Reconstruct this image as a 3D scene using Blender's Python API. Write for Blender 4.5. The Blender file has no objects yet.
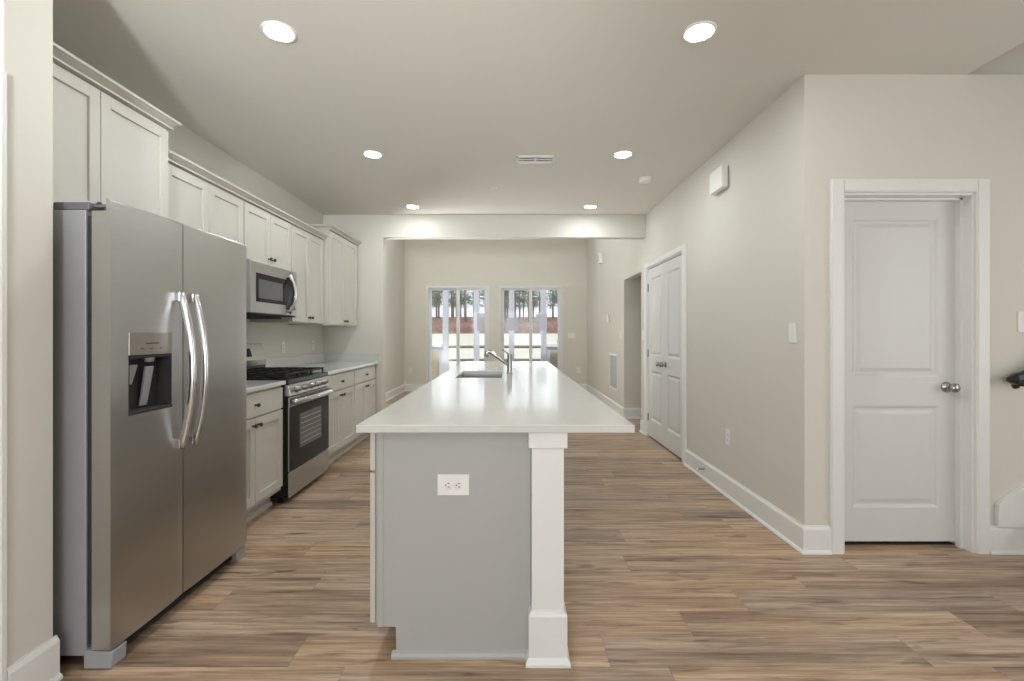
import bpy, bmesh, math, random
from mathutils import Matrix, Vector
random.seed(7)
C = bpy.context.scene.collection
SC = bpy.context.scene
PI = math.pi

# ------------------------------------------------------------------ camera
cam_d = bpy.data.cameras.new('camera')
cam = bpy.data.objects.new('camera', cam_d)
C.objects.link(cam)
cam.location = (0, 0, 1.255)
cam.rotation_euler = (PI / 2, 0, 0)
cam_d.sensor_width = 36.0
cam_d.lens = 36.0 * 472 / 1024
cam_d.shift_x = 1.5 / 1024
cam_d.shift_y = -6.5 / 1024
cam_d.clip_start = 0.05
cam_d.clip_end = 400
SC.camera = cam

# ------------------------------------------------------------------ world, sun, exposure
SC.view_settings.view_transform = 'Standard'
SC.view_settings.look = 'None'
SC.view_settings.gamma = 1.0
SC.view_settings.use_curve_mapping = False
SC.view_settings.exposure = 0.44
LAMP = 160.0          # strength of the recessed lamps' lenses
w = bpy.data.worlds.new('sky')
SC.world = w
w.use_nodes = True
nt = w.node_tree
nt.nodes.clear()
wo = nt.nodes.new('ShaderNodeOutputWorld')
bg = nt.nodes.new('ShaderNodeBackground')
bg.inputs['Strength'].default_value = 1.0
tc = nt.nodes.new('ShaderNodeTexCoord')
sep = nt.nodes.new('ShaderNodeSeparateXYZ')
ramp = nt.nodes.new('ShaderNodeValToRGB')
ramp.color_ramp.elements[0].position = 0.0
ramp.color_ramp.elements[0].color = (0.70, 0.75, 0.82, 1)
ramp.color_ramp.elements[1].position = 0.45
ramp.color_ramp.elements[1].color = (0.42, 0.60, 0.90, 1)
nz = nt.nodes.new('ShaderNodeTexNoise')
nz.inputs['Scale'].default_value = 9
mx = nt.nodes.new('ShaderNodeMixRGB')
mx.inputs['Color2'].default_value = (0.95, 0.95, 0.96, 1)
nt.links.new(tc.outputs['Generated'], sep.inputs[0])
nt.links.new(sep.outputs['Z'], ramp.inputs[0])
nt.links.new(tc.outputs['Generated'], nz.inputs['Vector'])
nt.links.new(nz.outputs['Fac'], mx.inputs['Fac'])
nt.links.new(ramp.outputs[0], mx.inputs['Color1'])
nt.links.new(mx.outputs[0], bg.inputs[0])
nt.links.new(bg.outputs[0], wo.inputs[0])
sun_d = bpy.data.lights.new('sun', 'SUN')
sun_d.energy = 2.2
sun_d.angle = math.radians(2)
sun_d.color = (1.0, 0.95, 0.86)
sun = bpy.data.objects.new('sun', sun_d)
C.objects.link(sun)
sun.rotation_euler = (math.radians(32), math.radians(-28), 0)


def area(name, loc, rot, sx, sy, power, col=(1, 1, 1)):
    d = bpy.data.lights.new(name, 'AREA')
    d.shape = 'RECTANGLE'
    d.size, d.size_y, d.energy, d.color = sx, sy, power, col
    o = bpy.data.objects.new(name, d)
    C.objects.link(o)
    o.location = loc
    o.rotation_euler = rot
    return o


def aim(o, d):
    o.rotation_euler = Vector(d).to_track_quat('-Z', 'Y').to_euler()
    return o


# added unseen fill lamps, front and stair side, then daylight through the patio doors
area('front_fill', (-0.2, -3.05, 1.55), (math.radians(90), 0, 0), 3.6, 1.7, 35, (0.93, 0.96, 1.0))
area('stair_side_fill', (4.06, 0.4, 1.5), (0, math.radians(90), 0), 1.6, 2.4, 23, (0.95, 0.98, 1.0))
area('patio_daylight', (-0.35, 10.62, 1.3), (math.radians(-90), 0, 0), 2.9, 2.1, 14, (0.95, 0.97, 1.0))
# added unseen ceiling fills: two behind the camera, one behind the wall stub
aim(area('far_room_fill', (-1.98, 6.32, 0.35), (0, 0, 0), 0.35, 0.35, 38, (0.97, 1.0, 1.01)), (0.10, -0.12, 1.0))
aim(area('bounce_fill', (-0.52, -1.7, 1.2), (0, 0, 0), 0.3, 0.3, 20, (0.96, 1.0, 1.01)), (0, 0.62, 0.80))
sp_d = bpy.data.lights.new('ceiling_fill', 'SPOT')
sp_d.energy, sp_d.spot_size, sp_d.spot_blend, sp_d.shadow_soft_size = 420, math.radians(54), 1.0, 0.14
sp_d.color = (0.96, 1.0, 1.01)
sp_o = bpy.data.objects.new('ceiling_fill', sp_d)
C.objects.link(sp_o)
sp_o.location = (-0.52, -1.6, 1.5)
aim(sp_o, (-0.5, 6.0, 2.2))

# ------------------------------------------------------------------ materials
def mat(name, col, rough=0.5, metal=0.0, var=0.03, scale=6.0, stretch=None, bump=0.0, bscale=200.0, coat=0.0, rvar=0.0, aniso=0.0, spec=0.5):
    m = bpy.data.materials.new(name)
    m.use_nodes = True
    n = m.node_tree.nodes
    l = m.node_tree.links
    p = n['Principled BSDF']
    p.inputs['Roughness'].default_value = rough
    p.inputs['Metallic'].default_value = metal
    p.inputs['Coat Weight'].default_value = coat
    p.inputs['Specular IOR Level'].default_value = spec
    if aniso:
        p.inputs['Anisotropic'].default_value = aniso
    t = n.new('ShaderNodeTexCoord')
    mp = n.new('ShaderNodeMapping')
    if stretch:
        mp.inputs['Scale'].default_value = stretch
    nz = n.new('ShaderNodeTexNoise')
    nz.inputs['Scale'].default_value = scale
    nz.inputs['Detail'].default_value = 4
    l.new(t.outputs['Object'], mp.inputs['Vector'])
    l.new(mp.outputs[0], nz.inputs['Vector'])
    mix = n.new('ShaderNodeMixRGB')
    mix.inputs['Color1'].default_value = (*[c * (1 - var) for c in col], 1)
    mix.inputs['Color2'].default_value = (*[min(1, c * (1 + var)) for c in col], 1)
    l.new(nz.outputs['Fac'], mix.inputs['Fac'])
    l.new(mix.outputs[0], p.inputs['Base Color'])
    if rvar:
        mr = n.new('ShaderNodeMapRange')
        mr.inputs['To Min'].default_value = rough - rvar
        mr.inputs['To Max'].default_value = rough + rvar
        l.new(nz.outputs['Fac'], mr.inputs['Value'])
        l.new(mr.outputs[0], p.inputs['Roughness'])
    if bump:
        b2 = n.new('ShaderNodeTexNoise')
        b2.inputs['Scale'].default_value = bscale
        l.new(t.outputs['Object'], b2.inputs['Vector'])
        b = n.new('ShaderNodeBump')
        b.inputs['Strength'].default_value = bump
        b.inputs['Distance'].default_value = 0.002
        l.new(b2.outputs['Fac'], b.inputs['Height'])
        l.new(b.outputs[0], p.inputs['Normal'])
    return m


def s2l(r, g, b):
    f = lambda c: (c / 255 / 12.92) if c / 255 <= 0.04045 else ((c / 255 + 0.055) / 1.055) ** 2.4
    return (f(r), f(g), f(b))


def emit(name, col, strength):
    m = bpy.data.materials.new(name)
    m.use_nodes = True
    p = m.node_tree.nodes['Principled BSDF']
    p.inputs['Base Color'].default_value = (0.8, 0.8, 0.8, 1)
    p.inputs['Emission Color'].default_value = (*col, 1)
    p.inputs['Emission Strength'].default_value = strength
    return m


def glass_mat(name, tint=(0.97, 0.985, 0.98), refl=0.09):
    m = bpy.data.materials.new(name)
    m.use_nodes = True
    n = m.node_tree.nodes
    l = m.node_tree.links
    n.clear()
    o = n.new('ShaderNodeOutputMaterial')
    tr = n.new('ShaderNodeBsdfTransparent')
    tr.inputs[0].default_value = (*tint, 1)
    gl = n.new('ShaderNodeBsdfGlossy')
    gl.inputs['Roughness'].default_value = 0.02
    fr = n.new('ShaderNodeFresnel')
    fr.inputs['IOR'].default_value = 1.45
    mx = n.new('ShaderNodeMixShader')
    l.new(fr.outputs[0], mx.inputs[0])
    l.new(tr.outputs[0], mx.inputs[1])
    l.new(gl.outputs[0], mx.inputs[2])
    l.new(mx.outputs[0], o.inputs[0])
    return m


def translucent(name, col, *a, **k):
    m = mat(name, col, *a, **k)
    n, l = m.node_tree.nodes, m.node_tree.links
    t = n.new('ShaderNodeBsdfTranslucent')
    t.inputs[0].default_value = (*col, 1)
    tr = n.new('ShaderNodeBsdfTransparent')
    mx = n.new('ShaderNodeMixShader')
    mx.inputs[0].default_value = 0.8
    m2 = n.new('ShaderNodeMixShader')
    m2.inputs[0].default_value = 0.45
    l.new(n['Principled BSDF'].outputs[0], mx.inputs[1])
    l.new(t.outputs[0], mx.inputs[2])
    l.new(mx.outputs[0], m2.inputs[1])
    l.new(tr.outputs[0], m2.inputs[2])
    l.new(m2.outputs[0], n['Material Output'].inputs[0])
    return m


def floor_mat():
    m = bpy.data.materials.new('oak_plank_flooring')
    m.use_nodes = True
    n = m.node_tree.nodes
    l = m.node_tree.links
    p = n['Principled BSDF']

    def math_(op, a, b=None, c=None):
        k = n.new('ShaderNodeMath')
        k.operation = op
        for i, v in enumerate((a, b, c)):
            if v is None:
                continue
            if isinstance(v, (int, float)):
                k.inputs[i].default_value = v
            else:
                l.new(v, k.inputs[i])
        return k.outputs[0]

    def comb(x, y, z):
        k = n.new('ShaderNodeCombineXYZ')
        for i, v in enumerate((x, y, z)):
            if isinstance(v, (int, float)):
                k.inputs[i].default_value = v
            else:
                l.new(v, k.inputs[i])
        return k.outputs[0]

    t = n.new('ShaderNodeTexCoord')
    s = n.new('ShaderNodeSeparateXYZ')
    l.new(t.outputs['Object'], s.inputs[0])
    W, L = 0.178, 1.22
    yr = math_('DIVIDE', s.outputs['Y'], W)
    row = math_('FLOOR', yr)
    fy = math_('SUBTRACT', yr, row)
    wn = n.new('ShaderNodeTexWhiteNoise')
    wn.noise_dimensions = '1D'
    l.new(row, wn.inputs['W'])
    xr = math_('ADD', math_('DIVIDE', s.outputs['X'], L), wn.outputs['Value'])
    col = math_('FLOOR', xr)
    fx = math_('SUBTRACT', xr, col)
    w2 = n.new('ShaderNodeTexWhiteNoise')
    w2.noise_dimensions = '2D'
    l.new(comb(row, col, 0), w2.inputs['Vector'])
    rnd = w2.outputs['Value']
    off = math_('MULTIPLY', rnd, 37.0)
    # broad tone along the grain
    g1 = n.new('ShaderNodeTexNoise')
    g1.inputs['Scale'].default_value = 1.0
    g1.inputs['Detail'].default_value = 5
    g1.inputs['Roughness'].default_value = 0.6
    l.new(comb(math_('ADD', math_('MULTIPLY', s.outputs['X'], 0.9), off), math_('MULTIPLY', s.outputs['Y'], 24), off), g1.inputs['Vector'])
    # fine streaks
    g2 = n.new('ShaderNodeTexNoise')
    g2.inputs['Scale'].default_value = 1.0
    g2.inputs['Detail'].default_value = 6
    g2.inputs['Roughness'].default_value = 0.65
    g2.inputs['Distortion'].default_value = 0.6
    l.new(comb(math_('ADD', math_('MULTIPLY', s.outputs['X'], 3.5), off), math_('MULTIPLY', s.outputs['Y'], 75), off), g2.inputs['Vector'])
    # dark knots and mineral streaks
    g3 = n.new('ShaderNodeTexNoise')
    g3.inputs['Scale'].default_value = 1.0
    g3.inputs['Detail'].default_value = 3
    g3.inputs['Distortion'].default_value = 0.8
    l.new(comb(math_('ADD', math_('MULTIPLY', s.outputs['X'], 3.0), off), math_('MULTIPLY', s.outputs['Y'], 22), off), g3.inputs['Vector'])
    tone = math_('ADD', math_('MULTIPLY', g1.outputs['Fac'], 0.90), math_('MULTIPLY', rnd, 0.12))
    r1 = n.new('ShaderNodeValToRGB')
    e = r1.color_ramp.elements
    e[0].position, e[0].color = 0.30, (*s2l(128, 101, 84), 1)
    e[1].position, e[1].color = 0.72, (*s2l(216, 190, 160), 1)
    k = e.new(0.50)
    k.color = (*s2l(184, 156, 129), 1)
    l.new(tone, r1.inputs[0])
    r2 = n.new('ShaderNodeValToRGB')
    r2.color_ramp.elements[0].position, r2.color_ramp.elements[0].color = 0.33, (0.58, 0.55, 0.53, 1)
    r2.color_ramp.elements[1].position, r2.color_ramp.elements[1].color = 0.62, (1.04, 1.04, 1.04, 1)
    l.new(g2.outputs['Fac'], r2.inputs[0])
    m1 = n.new('ShaderNodeMixRGB')
    m1.blend_type = 'MULTIPLY'
    m1.inputs['Fac'].default_value = 1.0
    l.new(r1.outputs[0], m1.inputs['Color1'])
    l.new(r2.outputs[0], m1.inputs['Color2'])
    r3 = n.new('ShaderNodeValToRGB')
    r3.color_ramp.elements[0].position, r3.color_ramp.elements[0].color = 0.29, (0.36, 0.30, 0.26, 1)
    r3.color_ramp.elements[1].position, r3.color_ramp.elements[1].color = 0.43, (1, 1, 1, 1)
    l.new(g3.outputs['Fac'], r3.inputs[0])
    m2 = n.new('ShaderNodeMixRGB')
    m2.blend_type = 'MULTIPLY'
    m2.inputs['Fac'].default_value = 0.8
    l.new(m1.outputs[0], m2.inputs['Color1'])
    l.new(r3.outputs[0], m2.inputs['Color2'])
    # plank to plank tint
    hs = n.new('ShaderNodeHueSaturation')
    l.new(math_('ADD', math_('MULTIPLY', rnd, 0.14), 0.93), hs.inputs['Value'])
    l.new(math_('ADD', math_('MULTIPLY', w2.outputs['Color'], 0.35), 0.80), hs.inputs['Saturation'])
    l.new(m2.outputs[0], hs.inputs['Color'])
    # seams
    ex = math_('MULTIPLY', math_('MINIMUM', fx, math_('SUBTRACT', 1.0, fx)), L)
    ey = math_('MULTIPLY', math_('MINIMUM', fy, math_('SUBTRACT', 1.0, fy)), W)
    ed = math_('MINIMUM', ex, ey)
    seam = math_('LESS_THAN', ed, 0.0011)
    m3 = n.new('ShaderNodeMixRGB')
    m3.blend_type = 'MULTIPLY'
    m3.inputs['Color2'].default_value = (0.62, 0.58, 0.55, 1)
    l.new(seam, m3.inputs['Fac'])
    l.new(hs.outputs[0], m3.inputs['Color1'])
    l.new(m3.outputs[0], p.inputs['Base Color'])
    p.inputs['Roughness'].default_value = 0.36
    b = n.new('ShaderNodeBump')
    b.inputs['Strength'].default_value = 0.12
    b.inputs['Distance'].default_value = 0.003
    l.new(g2.outputs['Fac'], b.inputs['Height'])
    l.new(b.outputs[0], p.inputs['Normal'])
    return m


M = {
    'floor': floor_mat(),
    'wall': mat('greige_wall_paint', s2l(217, 214, 204), 0.85, var=0.012, scale=2, bump=0.05, bscale=260),
    'ceiling': mat('flat_ceiling_paint', s2l(220, 217, 209), 0.9, var=0.01, scale=2),
    'trim': mat('white_trim_paint', s2l(232, 232, 229), 0.38, var=0.01),
    'door': mat('white_door_paint', s2l(217, 217, 214), 0.42, var=0.01),
    'cab': mat('greige_cabinet_paint', s2l(206, 203, 194), 0.45, var=0.015),
    'island': mat('island_grey', s2l(177, 177, 175), 0.45, var=0.015),  # even grey, darker than the cabinet fronts
    'cabdark': mat('cabinet_reveal', s2l(120, 114, 105), 0.6),
    'quartz': mat('white_quartz', s2l(213, 214, 211), 0.15, var=0.02, scale=30, coat=0.3),
    'steel': mat('brushed_stainless_steel', (0.50, 0.495, 0.485), 0.33, 1.0, var=0.05, scale=4, stretch=(1, 1, 60), rvar=0.04, aniso=0.4),
    'steelh': mat('polished_steel_handle', (0.66, 0.66, 0.66), 0.2, 1.0, var=0.02),
    'steeld': mat('dark_steel_panel', (0.37, 0.34, 0.31), 0.38, 1.0, var=0.03),
    'fridgeside': mat('grey_painted_case', s2l(158, 158, 161), 0.5, 0.2, var=0.02),
    'hinge': mat('dark_grey_plastic', s2l(104, 104, 107), 0.5),
    'gasket': mat('dark_rubber_gasket', s2l(48, 48, 50), 0.8),
    'plasticgrey': mat('grey_plastic', s2l(160, 162, 166), 0.45),
    'black': mat('black_enamel', s2l(22, 22, 23), 0.25),
    'iron': mat('black_cast_iron', s2l(20, 20, 20), 0.55, bump=0.1, bscale=300),
    'blackglass': mat('black_oven_glass', s2l(44, 43, 44), 0.12, spec=0.10),
    'greyglass': mat('grey_oven_window', s2l(104, 104, 106), 0.15, spec=0.3),
    'rack': mat('oven_rack_metal', s2l(160, 160, 162), 0.4),
    'chrome': mat('satin_nickel', (0.43, 0.42, 0.41), 0.22, 1.0),
    'knob': mat('dark_bronze_knob', s2l(78, 68, 60), 0.35, 0.7),
    'white': mat('white_plastic', s2l(236, 235, 232), 0.4, var=0.01),
    'slot': mat('dark_slot', s2l(70, 68, 66), 0.7),
    'vinyl': mat('white_vinyl_frame', s2l(226, 226, 228), 0.45, var=0.01),
    'glass': glass_mat('clear_glass'),
    'paper': translucent('pale_sticker_paper', s2l(214, 216, 222), 0.7, var=0.06, scale=30),
    'lens': emit('lit_lamp_lens', (0.955, 1.0, 1.02), LAMP),
    'lensfill': emit('fill_lamp_lens', (0.955, 1.0, 1.02), LAMP * 0.55),
    'lensdim': emit('dimmer_lamp_lens', (0.955, 1.0, 1.02), LAMP * 0.6),
    'blackrail': mat('black_stained_wood', s2l(20, 19, 19), 0.35),
    'grass': mat('dry_lawn_grass', s2l(206, 201, 186), 0.95, var=0.18, scale=0.8),
    'straw': mat('red_pine_straw', s2l(146, 114, 100), 0.95, var=0.3, scale=1.2),
    'patio': mat('patio_concrete', s2l(186, 182, 174), 0.85, var=0.05),
    'postpaint': mat('pale_grey_porch_paint', s2l(186, 186, 196), 0.6),
    'fencewood': mat('weathered_fence_wood', s2l(122, 106, 95), 0.85, var=0.15),
    'siding': mat('tan_lap_siding', s2l(160, 146, 122), 0.7, var=0.04),
    'bark': mat('pine_bark', s2l(158, 148, 144), 0.95, var=0.2, scale=10),
    'needles': mat('pine_needles', s2l(122, 134, 112), 0.9, var=0.3, scale=3),
    'brush': mat('bare_red_brush', s2l(150, 122, 112), 0.95, var=0.3, scale=2),
    'tread': mat('stair_tread_wood', s2l(150, 120, 96), 0.4, var=0.1, scale=3, stretch=(1, 12, 1)),
}

# ------------------------------------------------------------------ mesh helpers
class MB:
    def __init__(self, mtx=None):
        self.bm = bmesh.new()
        self.m = mtx or Matrix.Identity(4)

    def _add(self, tmp):
        bmesh.ops.recalc_face_normals(tmp, faces=tmp.faces[:])
        me = bpy.data.meshes.new('tmp')
        tmp.to_mesh(me)
        tmp.free()
        me.transform(self.m)
        self.bm.from_mesh(me)
        bpy.data.meshes.remove(me)
        return self

    def box(self, x0, x1, y0, y1, z0, z1, bev=0.0, seg=2):
        t = bmesh.new()
        bmesh.ops.create_cube(t, size=1)
        for v in t.verts:
            v.co = Vector(((x0 + x1) / 2 + v.co.x * (x1 - x0), (y0 + y1) / 2 + v.co.y * (y1 - y0), (z0 + z1) / 2 + v.co.z * (z1 - z0)))
        if bev:
            bmesh.ops.bevel(t, geom=t.edges[:], offset=bev, segments=seg, affect='EDGES', profile=0.5)
        return self._add(t)

    def prism(self, pts, a, b, axis='y', bev=0.0):
        """extrude a 2-D polygon along an axis: axis y -> pts are (x, z); x -> (y, z); z -> (x, y)"""
        t = bmesh.new()
        f = {'y': lambda p, k: (p[0], k, p[1]), 'x': lambda p, k: (k, p[0], p[1]), 'z': lambda p, k: (p[0], p[1], k)}[axis]
        v0 = [t.verts.new(f(p, a)) for p in pts]
        v1 = [t.verts.new(f(p, b)) for p in pts]
        n = len(pts)
        t.faces.new(v0)
        t.faces.new(v1[::-1])
        for i in range(n):
            t.faces.new((v0[i], v1[i], v1[(i + 1) % n], v0[(i + 1) % n]))
        if bev:
            bmesh.ops.bevel(t, geom=t.edges[:], offset=bev, segments=2, affect='EDGES', profile=0.5)
        return self._add(t)

    def loft(self, rings, cap=True):
        t = bmesh.new()
        vs = [[t.verts.new(p) for p in r] for r in rings]
        n = len(rings[0])
        for a, b in zip(vs, vs[1:]):
            for i in range(n):
                t.faces.new((a[i], a[(i + 1) % n], b[(i + 1) % n], b[i]))
        if cap:
            t.faces.new(vs[0][::-1])
            t.faces.new(vs[-1])
        return self._add(t)

    def lathe(self, prof, c=(0, 0, 0), axis=(0, 0, 1), seg=24):
        """profile of (radius, height) around an axis"""
        ax = Vector(axis).normalized()
        q = Vector((0, 0, 1)).rotation_difference(ax)
        c = Vector(c)
        t = bmesh.new()
        rings = []
        for r, h in prof:
            if r < 1e-6:
                rings.append([t.verts.new(c + q @ Vector((0, 0, h)))])
            else:
                rings.append([t.verts.new(c + q @ Vector((r * math.cos(2 * PI * i / seg), r * math.sin(2 * PI * i / seg), h))) for i in range(seg)])
        for a, b in zip(rings, rings[1:]):
            if len(a) == 1 and len(b) == 1:
                continue
            for i in range(seg):
                j = (i + 1) % seg
                if len(a) == 1:
                    t.faces.new((a[0], b[j], b[i]))
                elif len(b) == 1:
                    t.faces.new((a[i], a[j], b[0]))
                else:
                    t.faces.new((a[i], a[j], b[j], b[i]))
        if len(rings[0]) > 1:
            t.faces.new(rings[0][::-1])
        if len(rings[-1]) > 1:
            t.faces.new(rings[-1])
        for f in t.faces:
            f.smooth = True
        return self._add(t)

    def tube(self, pts, r, seg=12, sx=1.0, sy=1.0):
        pts = [Vector(p) for p in pts]
        rr = r if isinstance(r, (list, tuple)) else [r] * len(pts)
        t = bmesh.new()
        rings = []
        up = None
        for i, p in enumerate(pts):
            d = (pts[min(i + 1, len(pts) - 1)] - pts[max(i - 1, 0)]).normalized()
            if up is None:
                up = Vector((0, 0, 1)) if abs(d.z) < 0.9 else Vector((0, 1, 0))
            u = d.cross(up).normalized()
            v = u.cross(d).normalized()
            up = v
            rings.append([t.verts.new(p + u * math.cos(2 * PI * k / seg) * rr[i] * sx + v * math.sin(2 * PI * k / seg) * rr[i] * sy) for k in range(seg)])
        for a, b in zip(rings, rings[1:]):
            for i in range(seg):
                t.faces.new((a[i], a[(i + 1) % seg], b[(i + 1) % seg], b[i]))
        t.faces.new(rings[0][::-1])
        t.faces.new(rings[-1])
        for f in t.faces:
            f.smooth = len(f.verts) == 4
        return self._add(t)

    def panel(self, u0, u1, v0, v1, loops, n0=0.0):
        """moulded door panel in the local (x=u, y=v) plane, z=n; loops of (inset, depth)"""
        rings = [[(u0 + i, v0 + i, n0 + d), (u1 - i, v0 + i, n0 + d), (u1 - i, v1 - i, n0 + d), (u0 + i, v1 - i, n0 + d)] for i, d in loops]
        t = bmesh.new()
        vs = [[t.verts.new(p) for p in r] for r in rings]
        for a, b in zip(vs, vs[1:]):
            for i in range(4):
                t.faces.new((a[i], a[(i + 1) % 4], b[(i + 1) % 4], b[i]))
        t.faces.new(vs[-1])
        me = bpy.data.meshes.new('tmp')
        t.to_mesh(me)
        t.free()
        me.transform(self.m)
        self.bm.from_mesh(me)
        bpy.data.meshes.remove(me)
        return self


def world_loc(o):
    p = Vector((0, 0, 0))
    while o:
        p += o.location
        o = o.parent
    return p


def obj(name, mb, m, parent=None, label=None, loc=None):
    me = bpy.data.meshes.new(name)
    o = bpy.data.objects.new(name, me)
    C.objects.link(o)
    if parent:
        o.parent = parent
        base = world_loc(parent)
    elif loc:
        o.location = loc
        base = Vector(loc)
    else:
        base = Vector((0, 0, 0))
    bmesh.ops.translate(mb.bm, verts=mb.bm.verts[:], vec=-base)
    mb.bm.to_mesh(me)
    mb.bm.free()
    me.materials.append(M[m] if isinstance(m, str) else m)
    if label:
        o['label'] = label
    return o


def tag(o, label, cat, group=None, kind=None):
    o['label'] = label
    o['category'] = cat
    if group:
        o['group'] = group
    if kind:
        o['kind'] = kind
    return o


def thing(name, label, cat, loc, group=None):
    o = bpy.data.objects.new(name, None)
    C.objects.link(o)
    o.empty_display_size = 0.1
    o.location = loc
    return tag(o, label, cat, group)


def struct(name, mb, m, label=None, cat=None, parent=None):
    o = obj(name, mb, m, parent)
    o['kind'] = 'structure'
    if label:
        o['label'] = label
    if cat:
        o['category'] = cat
    return o


def frame(o, u, v, n):
    m = Matrix.Identity(4)
    for i, a in enumerate((u, v, n)):
        m[0][i], m[1][i], m[2][i] = a
    m[0][3], m[1][3], m[2][3] = o
    return m


X, Y, Z = (1, 0, 0), (0, 1, 0), (0, 0, 1)
NX, NY, NZ = (-1, 0, 0), (0, -1, 0), (0, 0, -1)

# ------------------------------------------------------------------ the setting
CEIL = 2.745
XL, XR = -2.34, 1.688       # kitchen side walls
YB = 5.90                   # wall with the wide opening
YF = 10.40                  # far wall with the patio doors
YD = 2.71                   # wall with the white door
LC = 3.75                   # higher ceiling of the far room

struct('floor', MB().box(-3.2, 4.2, -3.3, YF, -0.06, 0.0), 'floor', 'brown oak plank floor running across the room', 'floor')
struct('ceiling', MB().box(-3.2, 2.62, -3.3, YB + 0.13, CEIL, CEIL + 0.2).box(2.62, 4.2, YD + 0.225, YB + 0.13, CEIL, CEIL + 0.2),
       'ceiling', 'flat greige kitchen ceiling with recessed lights', 'ceiling')
struct('ceiling_far_room', MB().box(-2.5, 4.2, YB, YF + 0.2, LC, LC + 0.2), 'ceiling', 'high ceiling of the far room', 'ceiling')
struct('ceiling_stairwell', MB().box(2.4, 4.2, -3.3, YD + 0.4, 5.2, 5.3), 'ceiling', 'high ceiling over the stairwell', 'ceiling')
struct('wall_left', MB().box(XL - 0.12, XL, 1.70, YF + 0.15, 0, LC), 'wall', 'greige wall behind the kitchen cabinets', 'wall')
wr = MB()
wr.box(XR, XR + 0.12, YD, 4.60, 0, CEIL)
wr.box(XR, XR + 0.12, 4.60, 5.81, 2.06, CEIL)
wr.box(XR, XR + 0.12, 5.81, 6.09, 0, LC)
wr.box(XR, XR + 0.12, 6.09, 7.02, 2.06, LC)
wr.box(XR, XR + 0.12, 7.02, YF + 0.15, 0, LC)
struct('wall_right', wr, 'wall', 'long greige wall with the white double doors', 'wall')
struct('wall_passage', MB().box(XR + 0.12, 3.3, 7.02, 7.14, 0, LC).box(XR + 0.12, 3.3, 5.97, 6.09, 0, LC).box(3.2, 3.3, 6.09, 7.02, 0, LC)
       .box(XR + 0.12, 3.2, 6.09, 7.02, 2.5, 2.6),
       'wall', 'greige wall inside the side passage past the double doors', 'wall')
wb = MB()
wb.box(XL, -1.597, YB, YB + 0.13, 0, LC)
wb.box(-1.597, XR, YB, YB + 0.13, 2.464, LC)
struct('wall_back', wb, 'wall', 'greige wall and dropped header around the wide opening', 'wall')
wf = MB()
wf.box(XL, -1.853, YF, YF + 0.15, 0, LC)
wf.box(-1.853, -0.469, YF, YF + 0.15, 2.313, LC)
wf.box(-0.469, -0.249, YF, YF + 0.15, 0, LC)
wf.box(-0.249, 1.15, YF, YF + 0.15, 2.313, LC)
wf.box(1.15, XR, YF, YF + 0.15, 0, LC)
struct('wall_far', wf, 'wall', 'far greige wall with two sliding glass doors', 'wall')
DX0, DX1, DZ = 1.903, 2.661, 2.066
wd = MB()
wd.box(XR + 0.12, DX0, YD, YD + 0.12, 0, CEIL)
wd.box(DX0, DX1, YD, YD + 0.12, DZ, CEIL)
wd.box(DX1, 4.1, YD, YD + 0.12, 0, CEIL)
struct('wall_door_side', wd, 'wall', 'greige wall holding the white two-panel door', 'wall')
struct('wall_stairwell', MB().box(2.5, 4.1, YD + 0.12, YD + 0.22, CEIL - 0.1, 5.2).box(2.5, 2.62, -3.3, YD + 0.12, CEIL + 0.2, 5.2),
       'wall', 'shaded upper wall above the stairs at the top right', 'wall')
struct('wall_outer', MB().box(4.1, 4.2, -3.3, YF, 0, 5.2), 'wall', 'outer wall beyond the stairs', 'wall')
struct('wall_left_near', MB().box(-3.2, -1.66, 1.547, 1.712, 0, CEIL), 'wall', 'narrow greige wall at left edge beside the refrigerator', 'wall')
struct('wall_hall', MB().box(-3.2, -3.1, -3.3, 1.70, 0, CEIL), 'wall', 'hall side wall', 'wall')
fw = MB()
fw.box(-3.1, -2.1, -3.3, -3.2, 0, 5.2)
fw.box(-2.1, 1.7, -3.3, -3.2, 0, 0.6)
fw.box(-2.1, 1.7, -3.3, -3.2, 2.5, 5.2)
fw.box(1.7, 4.1, -3.3, -3.2, 0, 5.2)
struct('wall_front', fw, 'wall', 'front wall behind the viewer with an added window', 'wall')
fwn = MB()
for a in (-2.1, -0.85, 0.42, 1.66):
    fwn.box(a, a + 0.04, -3.28, -3.22, 0.6, 2.5)
fwn.box(-2.1, 1.7, -3.28, -3.22, 0.6, 0.64).box(-2.1, 1.7, -3.28, -3.22, 2.46, 2.5)
w3 = struct('window_3', fwn, 'vinyl', 'unseen white front window added behind the viewer', 'window')  # unseen window, added for daylight fill from behind the camera


def baseboard(name, p0, p1, nrm, lab, ext0=0.0, ext1=0.0, parent=None):
    """moulded baseboard with a shoe strip, from p0 to p1 along the wall, standing out along nrm"""
    p0, p1, nrm = Vector((*p0, 0)), Vector((*p1, 0)), Vector((*nrm, 0))
    d = (p1 - p0).normalized()
    L = (p1 - p0).length
    prof = [(0, 0), (0.028, 0), (0.028, 0.008), (0.022, 0.017), (0.016, 0.020), (0.016, 0.136), (0.012, 0.146), (0.007, 0.150), (0.006, 0.157), (0, 0.157)]
    mb = MB(frame(p0, nrm, d, Z))
    # ext > 0: mitred past the end (outside corner)
    mb.loft([[(x, -x if ext0 else 0, z) for x, z in prof], [(x, L + (x if ext1 else 0), z) for x, z in prof]])
    return struct(name, mb, 'trim', lab, 'baseboard', parent)


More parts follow.
